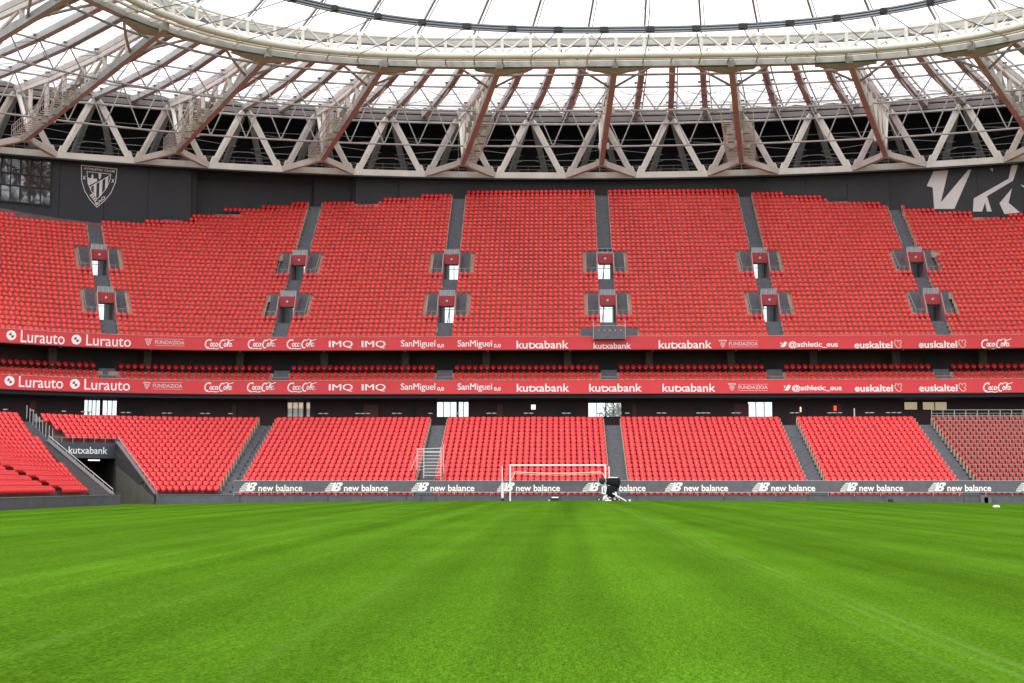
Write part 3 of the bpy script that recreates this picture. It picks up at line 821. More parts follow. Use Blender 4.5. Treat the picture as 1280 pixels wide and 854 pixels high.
# ------------------------------------------------------------------ gallery and concourse interiors
mb = MB()
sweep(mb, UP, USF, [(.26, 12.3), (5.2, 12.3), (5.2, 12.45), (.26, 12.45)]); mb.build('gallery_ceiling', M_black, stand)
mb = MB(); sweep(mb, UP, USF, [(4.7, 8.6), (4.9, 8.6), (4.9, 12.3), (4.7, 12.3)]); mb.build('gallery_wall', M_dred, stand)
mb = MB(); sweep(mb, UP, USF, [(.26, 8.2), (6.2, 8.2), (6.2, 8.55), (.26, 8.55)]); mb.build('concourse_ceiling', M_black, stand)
for k in range(-13, 14, 2):
    u = 3.45*k; q = UP.p(u, 3.4); mb = MB(); mb.obox(q[:2], q[2], .62, .5, 10.4, 12.29); mb.build('pillar', M_pillar, stand)
    q = UP.p(u+.2, 1.6); mb = MB(); mb.lathe((q[0], q[1], 12.15), [(.07, 0), (.09, .1), (.05, .14)], 8); mb.build('ceiling_lamp', M_rail, stand)
# panel joints / doors on gallery wall
for a in U_AISLES:
    q = UP.p(a, 4.6); mb = MB(); mb.obox(q[:2], q[2], 1.5, .12, 10.4, 12.0); mb.build('gallery_door', M_black, stand)
# concourse floor, back wall with openings
CR = 4.0; CZ0, CZ1 = LZ+LR*LROWS-.35, 8.2
mb = MB(); us = USF
sweep(mb, UP, us, [(-2.75, CZ0-.3), (6.2, CZ0-.3), (6.2, CZ0), (-2.75, CZ0)])
P_ = []
for j in range(30):
    t_ = radians(90)*min(j, 28)/28; ex = 30 if j == 29 else 0; a_ = (-LX-(21.55)*sin(t_), LO.Yc+21.55*cos(t_)-ex); b_ = (-X0-26.3*sin(t_), UP.Yc+26.3*cos(t_)-ex); P_ += [(a_[0], a_[1], CZ0-.01), (b_[0], b_[1], CZ0-.01)]
mb.add(P_, [(2*j, 2*j+1, 2*j+3, 2*j+2) for j in range(29)])
mb.build('concourse_floor', M_stair, stand)
WINS = [(105, 125, 494, 520, 3), (128, 146, 495, 520, 2), (359, 379.5, 500, 522, 2), (382.5, 388, 500, 522, 0), (546, 571, 501.5, 522, 2), (573, 586, 501.5, 522, 1), (663.5, 670, 505, 513, 0),
        (735, 757, 503, 522, 1), (757.6, 777, 503, 522, 1), (934.5, 965.5, 502, 522, 2), (1130, 1147, 502, 513, 0), (1153, 1184, 502, 513, 1)]
holes = []
for (x0, x1, yt, yb, nm) in WINS:
    u0 = find_u(UP, x0, 7.5, CR); u1 = find_u(UP, x1, 7.5, CR); um = (u0+u1)/2
    holes.append((u0, u1, max(CZ0+.02, z_at(UP, um, CR, yb)), z_at(UP, um, CR, yt), nm, x0))
mb = MB(); cur = -UEND
def wallseg(u0, u1, z0, z1):
    if u1-u0 > .01 and z1-z0 > .01:
        us = usamp(u0, u1, 1.2)
        if u0 < -X0 < u1 or u0 < X0 < u1: us = sorted(set([u0, u1]+[x for x in (-X0, X0) if u0 < x < u1]+[u0+(u1-u0)*i/12 for i in range(13)]))
        sweep(mb, UP, us, [(CR, z0), (CR+.2, z0), (CR+.2, z1), (CR, z1)])
for (u0, u1, z0, z1, nm, x0) in sorted(holes):
    wallseg(cur, u0, CZ0, CZ1); wallseg(u0, u1, CZ0, z0); wallseg(u0, u1, z1, CZ1); cur = u1
wallseg(cur, UEND, CZ0, CZ1)
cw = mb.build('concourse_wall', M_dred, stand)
for (u0, u1, z0, z1, nm, x0) in holes:
    fr = MB()
    for k in range(nm+2):
        u = u0+(u1-u0)*k/(nm+1); q = UP.p(u, CR-.02); fr.obox(q[:2], q[2], .06, .1, z0, z1)
    for zz in (z0+.03, z1-.03):
        a, b = UP.p(u0, CR-.02), UP.p(u1, CR-.02); fr.beam((a[0], a[1], zz), (b[0], b[1], zz), .08, .06)
    f_ = fr.build('window', M_rubber, stand)
    lit = x0 > 1100
    mb = MB(); c = UP.p((u0+u1)/2, CR+.1); mb.obox(c[:2], c[2], (u1-u0)*1.0, .02, z0, z1)
    mb.build('pane', mat('lit kiosk window', (.3, .25, .15), .5, emit=(1, .80, .5, .25)) if lit else M_glass, f_)
# vertical door frames and posters on the concourse wall
for k, u in enumerate([-46, -38.6, -31.5, -24.8, -20.2, -16.6, -9.2, -3.6, 2.2, 7.6, 11.2, 16.9, 19.4]):
    q = UP.p(u, CR-.06); mb = MB(); wv = (.5, 1.3, .35)[k % 3]; mb.obox(q[:2], q[2], wv, .1, CZ0, 7.9-.3*(k % 2)); mb.build('wall_panel', M_black if k % 2 else mat('maroon door', (.09, .012, .012), .5), cw)
mb = MB(); q = UP.p(19.1, CR-.1); mb.obox(q[:2], q[2], .22, .08, 7.3, 7.7); mb.build('lamp', mat('red lamp', (.4, .02, .01), .5, emit=(1, .08, .03, 1.2)), cw)
mb = MB(); q = UP.p(16.2, CR-.1); mb.obox(q[:2], q[2], .08, .08, 7.2, 7.6); mb.build('lamp', mat('warm lamp', (.4, .3, .1), .5, emit=(1, .7, .3, 2.)), cw)
mb = MB(); q = UP.p(20.7, CR-.1); mb.obox(q[:2], q[2], .1, .05, 6.5, 7.5); mb.build('strip_light', mat('pale strip', (.5, .5, .5), .5, emit=(1, 1, 1, .3)), cw)
# round tables behind the last row
tx = [7, 40, 80, 104, 111, 154, 161, 205, 212, 253, 260, 288, 400.7, 407.5, 447, 453.5, 460, 492.7, 499.5, 538, 572, 611, 617.7, 657.7, 664, 705, 710.5, 749.6, 784, 823.6, 830, 873, 879, 885, 917, 923, 990, 996.5, 1037, 1043, 1050, 1084, 1090, 1110, 1117, 1124]
TZ = CZ0+1.12
tbl = None
for i, x in enumerate(tx):
    u = find_u(UP, x, 6.8, -1.9); q = UP.p(u, -1.9)
    if tbl is None:
        tbl = empty('bar_table', (q[0], q[1], CZ0))
        mb = MB(); mb.lathe((q[0], q[1], CZ0), [(.16, 0), (.16, .03), (.03, .06), (.03, 1.02)], 8); mb.build('leg', M_rubber, tbl)
        mb = MB(); mb.lathe((q[0], q[1], CZ0+1.02), [(.10, 0), (.2, .03), (.2, .08), (.12, .1)], 10); mb.build('table_top', M_rail, tbl)
        t = tbl
    else:
        t = tbl.copy(); COL.objects.link(t)
        for ch in list(tbl.children):
            c = ch.copy(); COL.objects.link(c); c.parent = t
    t.location = (q[0]*K, q[1]*K, CZ0*K)
    tag(t, 'small round dark table behind the top row of the lower tier, %s from the left' % NUM[i], 'table', 'small round tables along the concourse')

# ------------------------------------------------------------------ corner tunnel
def vwall(mb, a, b, za0, zb0, za1, zb1, th, sgn=1):
    dx, dy = b[0]-a[0], b[1]-a[1]; L = hypot(dx, dy); nx, ny = -dy/L*th*sgn, dx/L*th*sgn
    mb.hexa([(a[0], a[1], za0), (b[0], b[1], zb0), (b[0]+nx, b[1]+ny, zb0), (a[0]+nx, a[1]+ny, za0), (a[0], a[1], za1), (b[0], b[1], zb1), (b[0]+nx, b[1]+ny, zb1), (a[0]+nx, a[1]+ny, za1)])
tun = empty('players_tunnel', ((W1a[0]+W2a[0])/2, (W1a[1]+W2a[1])/2, -.3)); tun.parent = stand
tun.location = [c*K for c in ((W1a[0]+W2a[0])/2, (W1a[1]+W2a[1])/2-117, -.3)]
M_tw = mat('dark grey tunnel wall', (.030, .029, .031), .7, var=.15, vscale=1)
M_tw_lit = mat('sunlit tunnel wall', (.085, .078, .07), .75, var=.15, vscale=1)  # tunnel wall tone with sunlight put into the colour
def ext(a, b, t): return (a[0]+(b[0]-a[0])*t, a[1]+(b[1]-a[1])*t)
mb = MB(); vwall(mb, W1a, W1b, -.4, -.4, .42, 4.28, .3, -1); vwall(mb, W1b, ext(W1a, W1b, 1.7), -.4, -.4, 4.28, 4.28, .3, -1); w1 = mb.build('wing_wall', M_tw, tun)
mb = MB(); vwall(mb, W2a, W2b, -.4, -.4, .42, 4.2, .3, 1); vwall(mb, W2b, ext(W2a, W2b, 1.7), -.4, -.4, 4.2, 4.2, .3, 1); w2 = mb.build('wing_wall', M_tw, tun)
mb = MB(); vwall(mb, W1a, ext(W1a, W1b, .97), -.38, -.38, .2, 2.5, .006, 1); mb.build('sunlit_area', M_tw_lit, w1)  # sunlight painted as a thin lighter sheet over the wall's lower triangle
for (wa, wb, w_, sg) in ((W1a, W1b, w1, -1), (W2a, W2b, w2, 1)):
    mb = MB(); a = (wa[0], wa[1], .42); b = (wb[0], wb[1], 4.25)
    dx, dy = wb[0]-wa[0], wb[1]-wa[1]; L = hypot(dx, dy); o_ = (-dy/L*.15*sg, dx/L*.15*sg)
    a = (a[0]+o_[0], a[1]+o_[1], a[2]); b = (b[0]+o_[0], b[1]+o_[1], b[2])
    mb.beam((a[0], a[1], a[2]+.05), (b[0], b[1], b[2]+.05), .34, .06); mb.build('coping', mat('coping metal', (.16, .15, .15), .5), w_)
    mb = MB(); mb.tube((a[0], a[1], a[2]+.38), (b[0], b[1], b[2]+.38), .03, 5)
    for t in np.linspace(0, 1, 8):
        p = (a[0]+(b[0]-a[0])*t, a[1]+(b[1]-a[1])*t, a[2]+(b[2]-a[2])*t); mb.tube(p, (p[0], p[1], p[2]+.38), .02, 4)
    mb.build('handrail', M_rail, w_)
mb = MB()
Sm = ext(Sa, Sb, .66); nn_ = 10
for j in range(nn_):
    t0, t1 = j/nn_, (j+1)/nn_
    a, b, c, d = ext(Sa, Sm, t0), ext(W2a, W2b, t0), ext(W2a, W2b, t1), ext(Sa, Sm, t1)
    z0_, z1_ = .40+3.75*t0, .40+3.75*t1
    mb.hexa([(a[0], a[1], -.4), (b[0]-.1, b[1]-.1, -.4), (c[0]-.1, c[1]-.1, -.4), (d[0], d[1], -.4), (a[0], a[1], z0_), (b[0]-.1, b[1]-.1, z0_), (c[0]-.1, c[1]-.1, z1_), (d[0], d[1], z1_)])
mb.build('parapet', M_tw, tun)
# lintel sign
mb = MB(); vwall(mb, W2b, W1b, 3.05, 3.05, 4.15, 4.15, .4, 1); sg_ = mb.build('tunnel_sign', mat('blue grey sign', (.055, .06, .085), .5), tun)
dx, dy = W1b[0]-W2b[0], W1b[1]-W2b[1]; LL = hypot(dx, dy); fx, fy = dy/LL, -dx/LL
v, f = text_geo('kutxabank', .012)
mb = MB(); mb.add([(W2b[0]+dx*(.27+.6*a)+fx*.02, W2b[1]+dy*(.27+.6*a)+fy*.02, 3.36+.52*b) for a, b in v], f); mb.build('lettering', M_white, sg_)
mb = MB(); E1, E2 = ext(W1a, W1b, 1.7), ext(W2a, W2b, 1.7)
mb.add([(W2b[0], W2b[1], 3.06), (W1b[0], W1b[1], 3.06), (E1[0], E1[1], 3.06), (E2[0], E2[1], 3.06)], [(0, 1, 2, 3)])
mb.add([(E2[0], E2[1], -.4), (E1[0], E1[1], -.4), (E1[0], E1[1], 3.06), (E2[0], E2[1], 3.06)], [(0, 1, 2, 3)]); mb.build('tunnel_soffit', M_black, tun)
mb = MB(); a = ext(W2b, W1b, .45); b = ext(W2b, W1b, .62); mb.beam((a[0]+.3, a[1]+1., 2.9), (b[0]+.3, b[1]+1., 2.9), .1, .05); mb.build('strip_light', mat('tunnel tube light', (.8, .8, .7), .5, emit=(1, .98, .8, 3)), tun)
mb = MB(); mb.beam((W2b[0], W2b[1], 4.55), (W1b[0], W1b[1], 4.55), .03, .03)
for t in np.linspace(0, 1, 7): p = ext(W2b, W1b, t); mb.tube((p[0], p[1], 4.15), (p[0], p[1], 4.55), .018, 4)
mb.build('railing', M_rail, tun)
# balustrade beside the corner stair
mb = MB(); mg = MB()
a0 = (W2b[0]+.1, W2b[1]+.1); b0 = (-44.3, 106.0); n = 8
for k in range(n+1):
    t = k/n; p = ext(a0, b0, t); z = 4.2+t*(6.1-4.2)
    mb.tube((p[0], p[1], z-.1), (p[0], p[1], z+.95), .03, 4)
    if k < n:
        q = ext(a0, b0, (k+1)/n); z2 = 4.2+(k+1)/n*1.9
        mg.add([(p[0], p[1], z), (q[0], q[1], z2), (q[0], q[1], z2+.85), (p[0], p[1], z+.85)], [(0, 1, 2, 3)])
bl = mb.build('balustrade', M_rail, stand); mg.build('pane', M_smoke, bl)

# ------------------------------------------------------------------ front wall and banner
mb = MB()
fw_us = [-LX-7.6*pi/2-30, -LX-7.6*pi/2-.01]+[-LX-7.6*pi/2*k/38 for k in range(38, 0, -1)]+[-LX, LU_R]
uA = None
def frontwall(us): sweep(mb, LO, us, [(-.3, -.9), (-.02, -.9), (-.02, .37), (-.3, .37)])
uT1 = -LX-7.6*radians(37.2); uT2 = -LX-7.6*radians(60.5)
lef = [u for u in fw_us if u < uT2]; rig = [u for u in fw_us if u > uT1]
frontwall(lef+[uT2]); frontwall([uT1]+rig)
pw = mb.build('perimeter_wall', M_gwall); tag(pw, 'low grey wall running along the far edge of the pitch', 'wall')
mb = MB()
for us in (lef+[uT2], [uT1]+rig): sweep(mb, LO, us, [(-.33, .374), (.01, .374), (.01, .41), (-.33, .41)])
mb.build('coping', M_nose, pw)
for x in (300, 410, 508, 527, 545, 700, 796, 905, 1010, 1105, 1205):   # gates and sockets
    u = find_u(LO, x, .2, -.3); q = LO.p(u, -.32); mb = MB(); mb.obox(q[:2], q[2], .03, .02, -.1, .37); mb.build('joint', M_rubber, pw)
ub0 = find_u(LO, 292, 1, -.5)
usb = [ub0]+[u for u in (-LX,) if u > ub0]+[LU_R]
ban = MB(); sweep(ban, LO, usb, [(-.46, .60), (-.42, .60), (-.42, 1.36), (-.46, 1.36)])
ban = ban.build('advertising_banner', M_grey); tag(ban, 'long grey banner hung in front of the lower tier with repeated white logos', 'banner')
mb = MB(); sweep(mb, LO, usb, [(-.47, 1.365), (-.41, 1.365), (-.41, 1.40), (-.47, 1.40)]); 
sweep(mb, LO, usb, [(-.47, .56), (-.41, .56), (-.41, .595), (-.47, .595)])
x = usb[0]
for u in np.arange(usb[0], usb[-1], 1.8):
    q = LO.p(u, -.40); mb.tube((q[0], q[1], .3), (q[0], q[1], 1.38), .025, 4)
mb.build('frame', M_rail, ban)
for x in (299, 406, 514, 621, 728, 831, 940, 1050, 1160, 1270):
    sf = Surf(LO, -.475, 1).box(x, x+23.5, 603.3, 614.2); put(sf, NBL, 'logo', M_white, ban)
    sf = Surf(LO, -.475, 1).box(x+24, x+79, 606, 614.3); put(sf, text_geo('new balance', .02), 'lettering', M_white, ban)

# ================================================================== BACK WALL behind the upper tier
bw = empty('back_wall', (0, 137, 13), 'curved charcoal wall behind the upper tier with a club crest', 'wall')
def arcpt(ph, R, z): x, y = arc(R, ph); return (x, y, z)
def arcsweep(mb, R, ph0, ph1, n, prof):
    m = len(prof); vs = []
    for i in range(n+1):
        ph = ph0+(ph1-ph0)*i/n
        for (dr, z) in prof: vs.append(arcpt(ph, R+dr, z))
    fs = []
    for i in range(n):
        for j in range(m): a, b = i*m+j, i*m+(j+1) % m; fs.append((a, a+m, b+m, b))
    fs += [tuple(range(m))[::-1], tuple(range(n*m, (n+1)*m))]
    mb.add(vs, fs)
PH = .56
npan = 36
def wall_bottom(ph):
    x, y = arc(WR, ph); x = abs(x)
    r = y-UP.Yc-UP.R0 if x < X0 else hypot(x-X0, y-UP.Yc)-UP.R0
    return UZ+(r-UY)*UR_/UT-1.0
for k in range(npan):    # cladding panels with open joints
    a, b = -PH+2*PH*k/npan, -PH+2*PH*(k+1)/npan; g_ = .00012
    zb = min(wall_bottom(a), wall_bottom(b)); mb = MB(); bu = min(wall_bulge(arc(WR, a)[0]), wall_bulge(arc(WR, b)[0])); bu = wall_bulge(arc(WR, (a+b)/2)[0]); arcsweep(mb, WR+bu, a+g_-(.0 if not bu else .002), b-g_, 2, [(0, zb), (.2, zb), (.2, 31.2), (0, 31.2)]); mb.build('panel', M_dark, bw)
mb = MB()
for k in range(npan):
    a, b = -PH+2*PH*k/npan, -PH+2*PH*(k+1)/npan; zb = min(wall_bottom(a), wall_bottom(b)); arcsweep(mb, WR+.25+wall_bulge(arc(WR, (a+b)/2)[0]), a-.004, b+.004, 2, [(0, zb), (.1, zb), (.1, 31.1), (0, 31.1)])
mb.build('backing', M_black, bw)
# surface mapping for artwork on the wall
def wall_hit(px_, py_, dr=-.02):
    lo, hi = -PH-.1, PH+.1
    for _ in range(40):
        m = (lo+hi)/2; x, y = arc(WR+dr, m)
        if proj(x, y, 28)[0] < px_: lo = m
        else: hi = m
    x, y = arc(WR+dr, m); a, b = 10, 40
    for _ in range(40):
        c = (a+b)/2
        if proj(x, y, c)[1] > py_: a = c
        else: b = c
    return (x, y, c)
def wall_poly(mb, pts, dr=-.03):
    mb.add([wall_hit(x, y, dr) for x, y in pts], [tuple(range(len(pts)))])
def zz(sc, ox, oy, pts): return [(ox+x/sc, oy+y/sc) for x, y in pts]
art = MB()
Z9 = lambda p: zz(9.143, 1140, 200, p)
wall_poly(art, Z9([(255, 130), (425, 118), (325, 495), (300, 560), (250, 560), (240, 315), (172, 298)]))
wall_poly(art, Z9([(655, 112), (690, 110), (480, 560), (290, 560), (325, 490)]))
wall_poly(art, Z9([(1150, 60), (1225, 55), (1160, 238), (860, 412), (795, 590), (690, 590), (705, 440), (1110, 215)]))
wall_poly(art, Z9([(845, 430), (862, 430), (905, 590), (850, 590), (832, 480)]))
wall_poly(art, Z9([(1145, 325), (1100, 490), (1225, 600), (1050, 620), (995, 495)]))
wall_poly(art, Z9([(905, 98), (935, 96), (928, 138)])); wall_poly(art, Z9([(1240, 280), (1300, 300), (1300, 330)]))
art.build('wall_graphic', mat('white wall print', (.62, .60, .60), .6), bw)
# crest
Z12 = lambda p: zz(12.2, 90, 195, p)
cr = MB()
outer = [(125, 135), (683, 195), (665, 400), (600, 560), (500, 690), (386, 790), (280, 680), (190, 540), (135, 370)]
def inset(P, d):
    cx = sum(p[0] for p in P)/len(P); cy = sum(p[1] for p in P)/len(P)-20
    return [(cx+(x-cx)*d, cy+(y-cy)*d) for x, y in P]
inn = inset(outer, .955)
for i in range(len(outer)):
    j = (i+1) % len(outer); wall_poly(cr, Z12([outer[i], outer[j], inn[j], inn[i]]))
sh_o = [(212, 232), (590, 275), (575, 380), (510, 520), (386, 665), (290, 540), (235, 420)]
sh_i = inset(sh_o, .94)
for i in range(len(sh_o)):
    j = (i+1) % len(sh_o); wall_poly(cr, Z12([sh_o[i], sh_o[j], sh_i[j], sh_i[i]]))
for P in ([(225, 345), (255, 325), (262, 345), (290, 335), (290, 300), (300, 270), (318, 290), (320, 350), (350, 345), (375, 350), (380, 385), (250, 455)],
          [(395, 265), (435, 270), (440, 300), (425, 350), (405, 355), (400, 300)],
          [(268, 470), (590, 280), (590, 292), (272, 482)],
          [(330, 440), (370, 415), (370, 640), (330, 590)], [(415, 390), (460, 362), (455, 590), (415, 640)], [(505, 340), (548, 312), (540, 470), (500, 530)], [(270, 478), (290, 465), (292, 530)]):
    wall_poly(cr, Z12(P))
def crest_text(t, x0, y0, x1, y1, h):
    v, f = text_geo(t, .03); dx, dy = x1-x0, y1-y0; L = hypot(dx, dy); ux, uy = dy/L, -dx/L
    cr.add([wall_hit(*Z12([(x0+dx*a+ux*h*b, y0+dy*a+uy*h*b)])[0], -.03) for a, b in v], f)
crest_text('ATHLETIC CLUB', 165, 205, 642, 255, 34)
crest_text('BIL', 270, 600, 375, 735, 46); crest_text('BAO', 385, 760, 520, 640, 46)
for (x, y) in ((180, 332), (618, 380)):
    wall_poly(cr, Z12([(x-22, y-25), (x-12, y-30), (x+22, y+25), (x+12, y+30)])); wall_poly(cr, Z12([(x+22, y-25), (x+14, y-30), (x-24, y+22), (x-14, y+28)]))
cr.build('crest', mat('silver crest', (.62, .62, .62), .5), bw)
# glazed control box at the left
def wq(x0, x1, y0, y1, dr): return [wall_hit(x0, y1, dr), wall_hit(x1, y1, dr), wall_hit(x1, y0, dr), wall_hit(x0, y0, dr)]
cb = empty('window', (0, 0, 0)); cb.parent = bw; cb.location = (0, 0, 0)
fm = MB()
cols = [-22, -10, 1, 13, 25, 38, 51, 63.5]
def topy(x): return 194+x*.115
def boty(x): return 251.5+x*.10
for j in range(len(cols)-1):
    xa, xb = cols[j]+.5, cols[j+1]-.5
    for (f0, f1) in ((0, .36), (.38, .62), (.64, .98)):
        P = []
        dr = -.06
        for (x, fr_) in ((xa, f1), (xb, f1), (xb, f0), (xa, f0)):
            yy = topy(x)+(boty(x)-topy(x))*fr_; P.append(wall_hit(x, yy, dr+random.uniform(-.02, .02)))
        g_ = MB(); g_.add(P, [(0, 1, 2, 3)]); g_.build('pane', M_dglass, cb)
for x in cols: 
    a, b = wall_hit(x, topy(x), -.08), wall_hit(x, boty(x), -.08); fm.beam(a, b, .1, .1)
for fr_ in (0, .37, .63, .99):
    for j in range(len(cols)-1):
        a = wall_hit(cols[j], topy(cols[j])+(boty(cols[j])-topy(cols[j]))*fr_, -.09); b = wall_hit(cols[j+1], topy(cols[j+1])+(boty(cols[j+1])-topy(cols[j+1]))*fr_, -.09)
        fm.beam(a, b, .12, .14)
fm.build('frame', M_rubber, cb)

# ================================================================== ROOF
roof = empty('stadium_roof', (0, 120, 31), 'pale steel lattice roof with white translucent panels and an oval inner ring', 'roof')
# inner ring: superellipse sampled by arc length
def sell(a, b, cy, n_=4.0):
    P = []
    for i in range(0, 1801):
        t = pi*.5*i/1800
        x = a*sin(t)**(2/n_); y = cy+b*max(0, cos(t))**(2/n_); P.append((x, y))
    return P
def by_len(P):
    L = [0]
    for i in range(1, len(P)): L.append(L[-1]+hypot(P[i][0]-P[i-1][0], P[i][1]-P[i-1][1]))
    L = np.array(L); X = np.array([p[0] for p in P]); Y = np.array([p[1] for p in P])
    return lambda s: (math.copysign(float(np.interp(abs(s), L, X)), s), float(np.interp(abs(s), L, Y)))
INR = by_len(sell(34.8, 51.5, 49.6))        # front face of the ring truss
CAB = by_len(sell(29.5, 42, 43.3, 2.6))     # tension cable ring
IS, CS = 2.07, 1.41
def ip(k): return INR(IS*k)
def op(k, R=WR+1.1): return arc(R, 3.45*k/WR)
def radial(k, t):    # t=0 rear of the inner ring, 1 = eave
    a, b = np.array(ip(k)), np.array(op(k)); d = b-a; L = np.linalg.norm(d); a = a+d/L*2.6; return a+(b-a)*t
ZT = [(-.6, 31.2), (0, 33.3), (.35, 34.5), (.71, 36.2), (1, 37.9)]
def rz(t): return float(np.interp(t, [q[0] for q in ZT], [q[1] for q in ZT]))
def rp(k, t, dz=0): p = radial(k, t); return (p[0], p[1], rz(t)+dz)
KM = 22
ring_nodes = [k for k in range(-KM-1, KM+2) if k % 2]
RB = WR-.45
# ring beam at the top of the back wall
mb = MB()
arcsweep(mb, RB, -PH, PH, 60, [(-.25, 30.82), (.35, 30.82), (.35, 31.42), (-.25, 31.42)])
rb = mb.build('ring_beam', M_steelw, roof)
mb = MB(); arcsweep(mb, RB, -PH, PH, 60, [(-.4, 30.66), (.4, 30.66), (.4, 30.80), (-.4, 30.80)]); mb.build('gutter', M_dark, rb)
mb = MB()
for i in range(150):
    ph = -PH+2*PH*i/150; x, y = arc(RB-.3, ph); mb.lathe((x, y, 30.72), [(.05, 0), (.05, .1)], 6)
mb.build('fixings', M_rail, rb)
mb = MB()   # service walkway and boxes on the ring beam
arcsweep(mb, RB+1.3, -PH, PH, 60, [(-.9, 31.3), (1.2, 31.3), (1.2, 31.4), (-.9, 31.4)])
for hz in (31.85, 32.2): arcsweep(mb, RB+.6, -PH, PH, 60, [(0, hz), (.03, hz), (.03, hz+.03), (0, hz+.03)])
for i in range(120):
    ph = -PH+2*PH*i/120; x, y = arc(RB+.6, ph); mb.tube((x, y, 31.35), (x, y, 32.2), .018, 4)
mb.build('walkway', mat('walkway steel', (.2, .18, .17), .6), rb)
for i, k in enumerate(range(-KM, KM+1, 2)):
    for dk, wx in ((-.35, .3), (.25, .45)):
        p = op(k+dk, RB-.05); mb = MB(); mb.obox(p, 3.45*(k+dk)/WR, wx, .3, 31.43, 31.43+.18+.1*(i % 2)); mb.build('equipment_box', M_pillar, rb)
# V columns
for k in range(-KM, KM+1):
    if k % 2: continue
    for dk in (-1, 1):
        b = op(k+dk, RB); t = op(k+dk*.10, WR+1.6); bt = op(k+dk*.86, RB+.1)
        mb = MB(); mb.beam((bt[0], bt[1], 31.42), (t[0], t[1], 37.1), .42, .42, .5, .45)
        mb.beam((op(k+dk*.93, RB-.1)[0], op(k+dk*.93, RB-.1)[1], 31.3), (bt[0], bt[1], 32.0), .26, .3)
        co = mb.build('column', M_steelw if k % 4 else M_steel, roof)
        b2 = op(k+dk*.62, WR+7.5)
        mb = MB(); mb.beam((b2[0], b2[1], 31.3), (t[0], t[1]+.5, 37.0), .5, .4); mb.build('rear_strut', M_tube, co)
# eave beams
mb = MB()
for (dr, z, w_, h_) in ((1.7, 37.25, .5, .5), (2.2, 38.0, .4, .45), (3.6, 38.9, .4, .4)): arcsweep(mb, WR+dr, -PH, PH, 50, [(-w_/2, z-h_/2), (w_/2, z-h_/2), (w_/2, z+h_/2), (-w_/2, z+h_/2)])
mb.build('eave_beam', mat('brown eave paint', (.15, .125, .12), .6), roof)
mb = MB()
for j in range(60): mb.tube(arcpt(-PH+2*PH*j/60, WR+1.0, 36.65), arcpt(-PH+2*PH*(j+1)/60, WR+1.0, 36.65), .12, 6, caps=False)
mb.build('eave_tube', M_tube, roof)
# dark louvre wall far behind
for j, z in enumerate(np.arange(29.5, 44.5, 1.0)):
    mb = MB(); arcsweep(mb, WR+17-.03*j, -PH, PH, 36, [(0, z), (.12, z), (.12, z+.96), (0, z+.96)]); mb.build('louvre_panel', M_black, roof)
mb = MB(); arcsweep(mb, WR+17.3, -PH, PH, 36, [(0, 29), (.1, 29), (.1, 44.5), (0, 44.5)]); mb.build('louvre_backing', M_black, roof)
mb = MB(); arcsweep(mb, WR+1.3, -PH, PH, 36, [(0, 30.2), (16, 30.2), (16, 30.3), (0, 30.3)]); mb.build('rear_deck', M_black, roof)
mb = MB(); arcsweep(mb, WR+2.4, -PH, PH, 36, [(0, 38.6), (15, 41.), (15, 41.1), (0, 38.7)]); mb.build('rear_soffit', M_dark, roof)
for z in (33.9, 36.0):
    mb = MB(); 
    for j in range(40): mb.tube(arcpt(-PH+2*PH*j/40, WR+5, z), arcpt(-PH+2*PH*(j+1)/40, WR+5, z), .04, 4, caps=False)
    mb.build('guy_tube', M_tube, roof)
for k in range(-KM+2, KM-1, 4):   # crossing thin rods behind the columns
    a, b = op(k-1.8, WR+4), op(k+1.8, WR+4); mb = MB()
    mb.tube((a[0], a[1], 35.6), (b[0], b[1], 34.2), .025, 4); mb.tube((a[0], a[1], 34.0), (b[0], b[1], 35.4), .025, 4)
    c = op(k, WR+4); mb.tube((a[0], a[1], 33.6), (c[0], c[1], 32.0), .025, 4); mb.tube((b[0], b[1], 33.6), (c[0], c[1], 32.0), .025, 4)
    mb.tube((c[0], c[1], 31.4), (c[0], c[1], 36.5), .03, 4)
    mb.build('bracing_rod', M_tube, roof)
# rafters
for k in range(-KM, KM+1):
    mb = MB(); T = [0, .35, .71, 1.03]
    for i in range(3): mb.beam(rp(k, T[i], -.28), rp(k, T[i+1], -.28), .5 if k % 4 else .36, .5)
    ra = mb.build('rafter', M_steelp if k % 4 else M_steel, roof)
    mb = MB()      # gutter strip and clamps above each rafter
    for i in range(3): mb.beam(rp(k+.18, T[i], .1), rp(k+.18, T[i+1], .1), .1, .16)
    mb.build('gutter', M_tube, ra)
    mb = MB()
    for t in (.35, .71, .9):
        p = rp(k, t, -.1); mb.obox(p[:2], 3.45*k/WR, .95, .12, p[2]-.12, p[2]+.02)
        for dx in (-.36, -.12, .12, .36): mb.obox(p[:2], 3.45*k/WR, .05, .05, p[2]-.4, p[2]-.1, dx=dx)
    mb.build('clamp', mat('dark clamp steel', (.06, .06, .06), .5), ra)
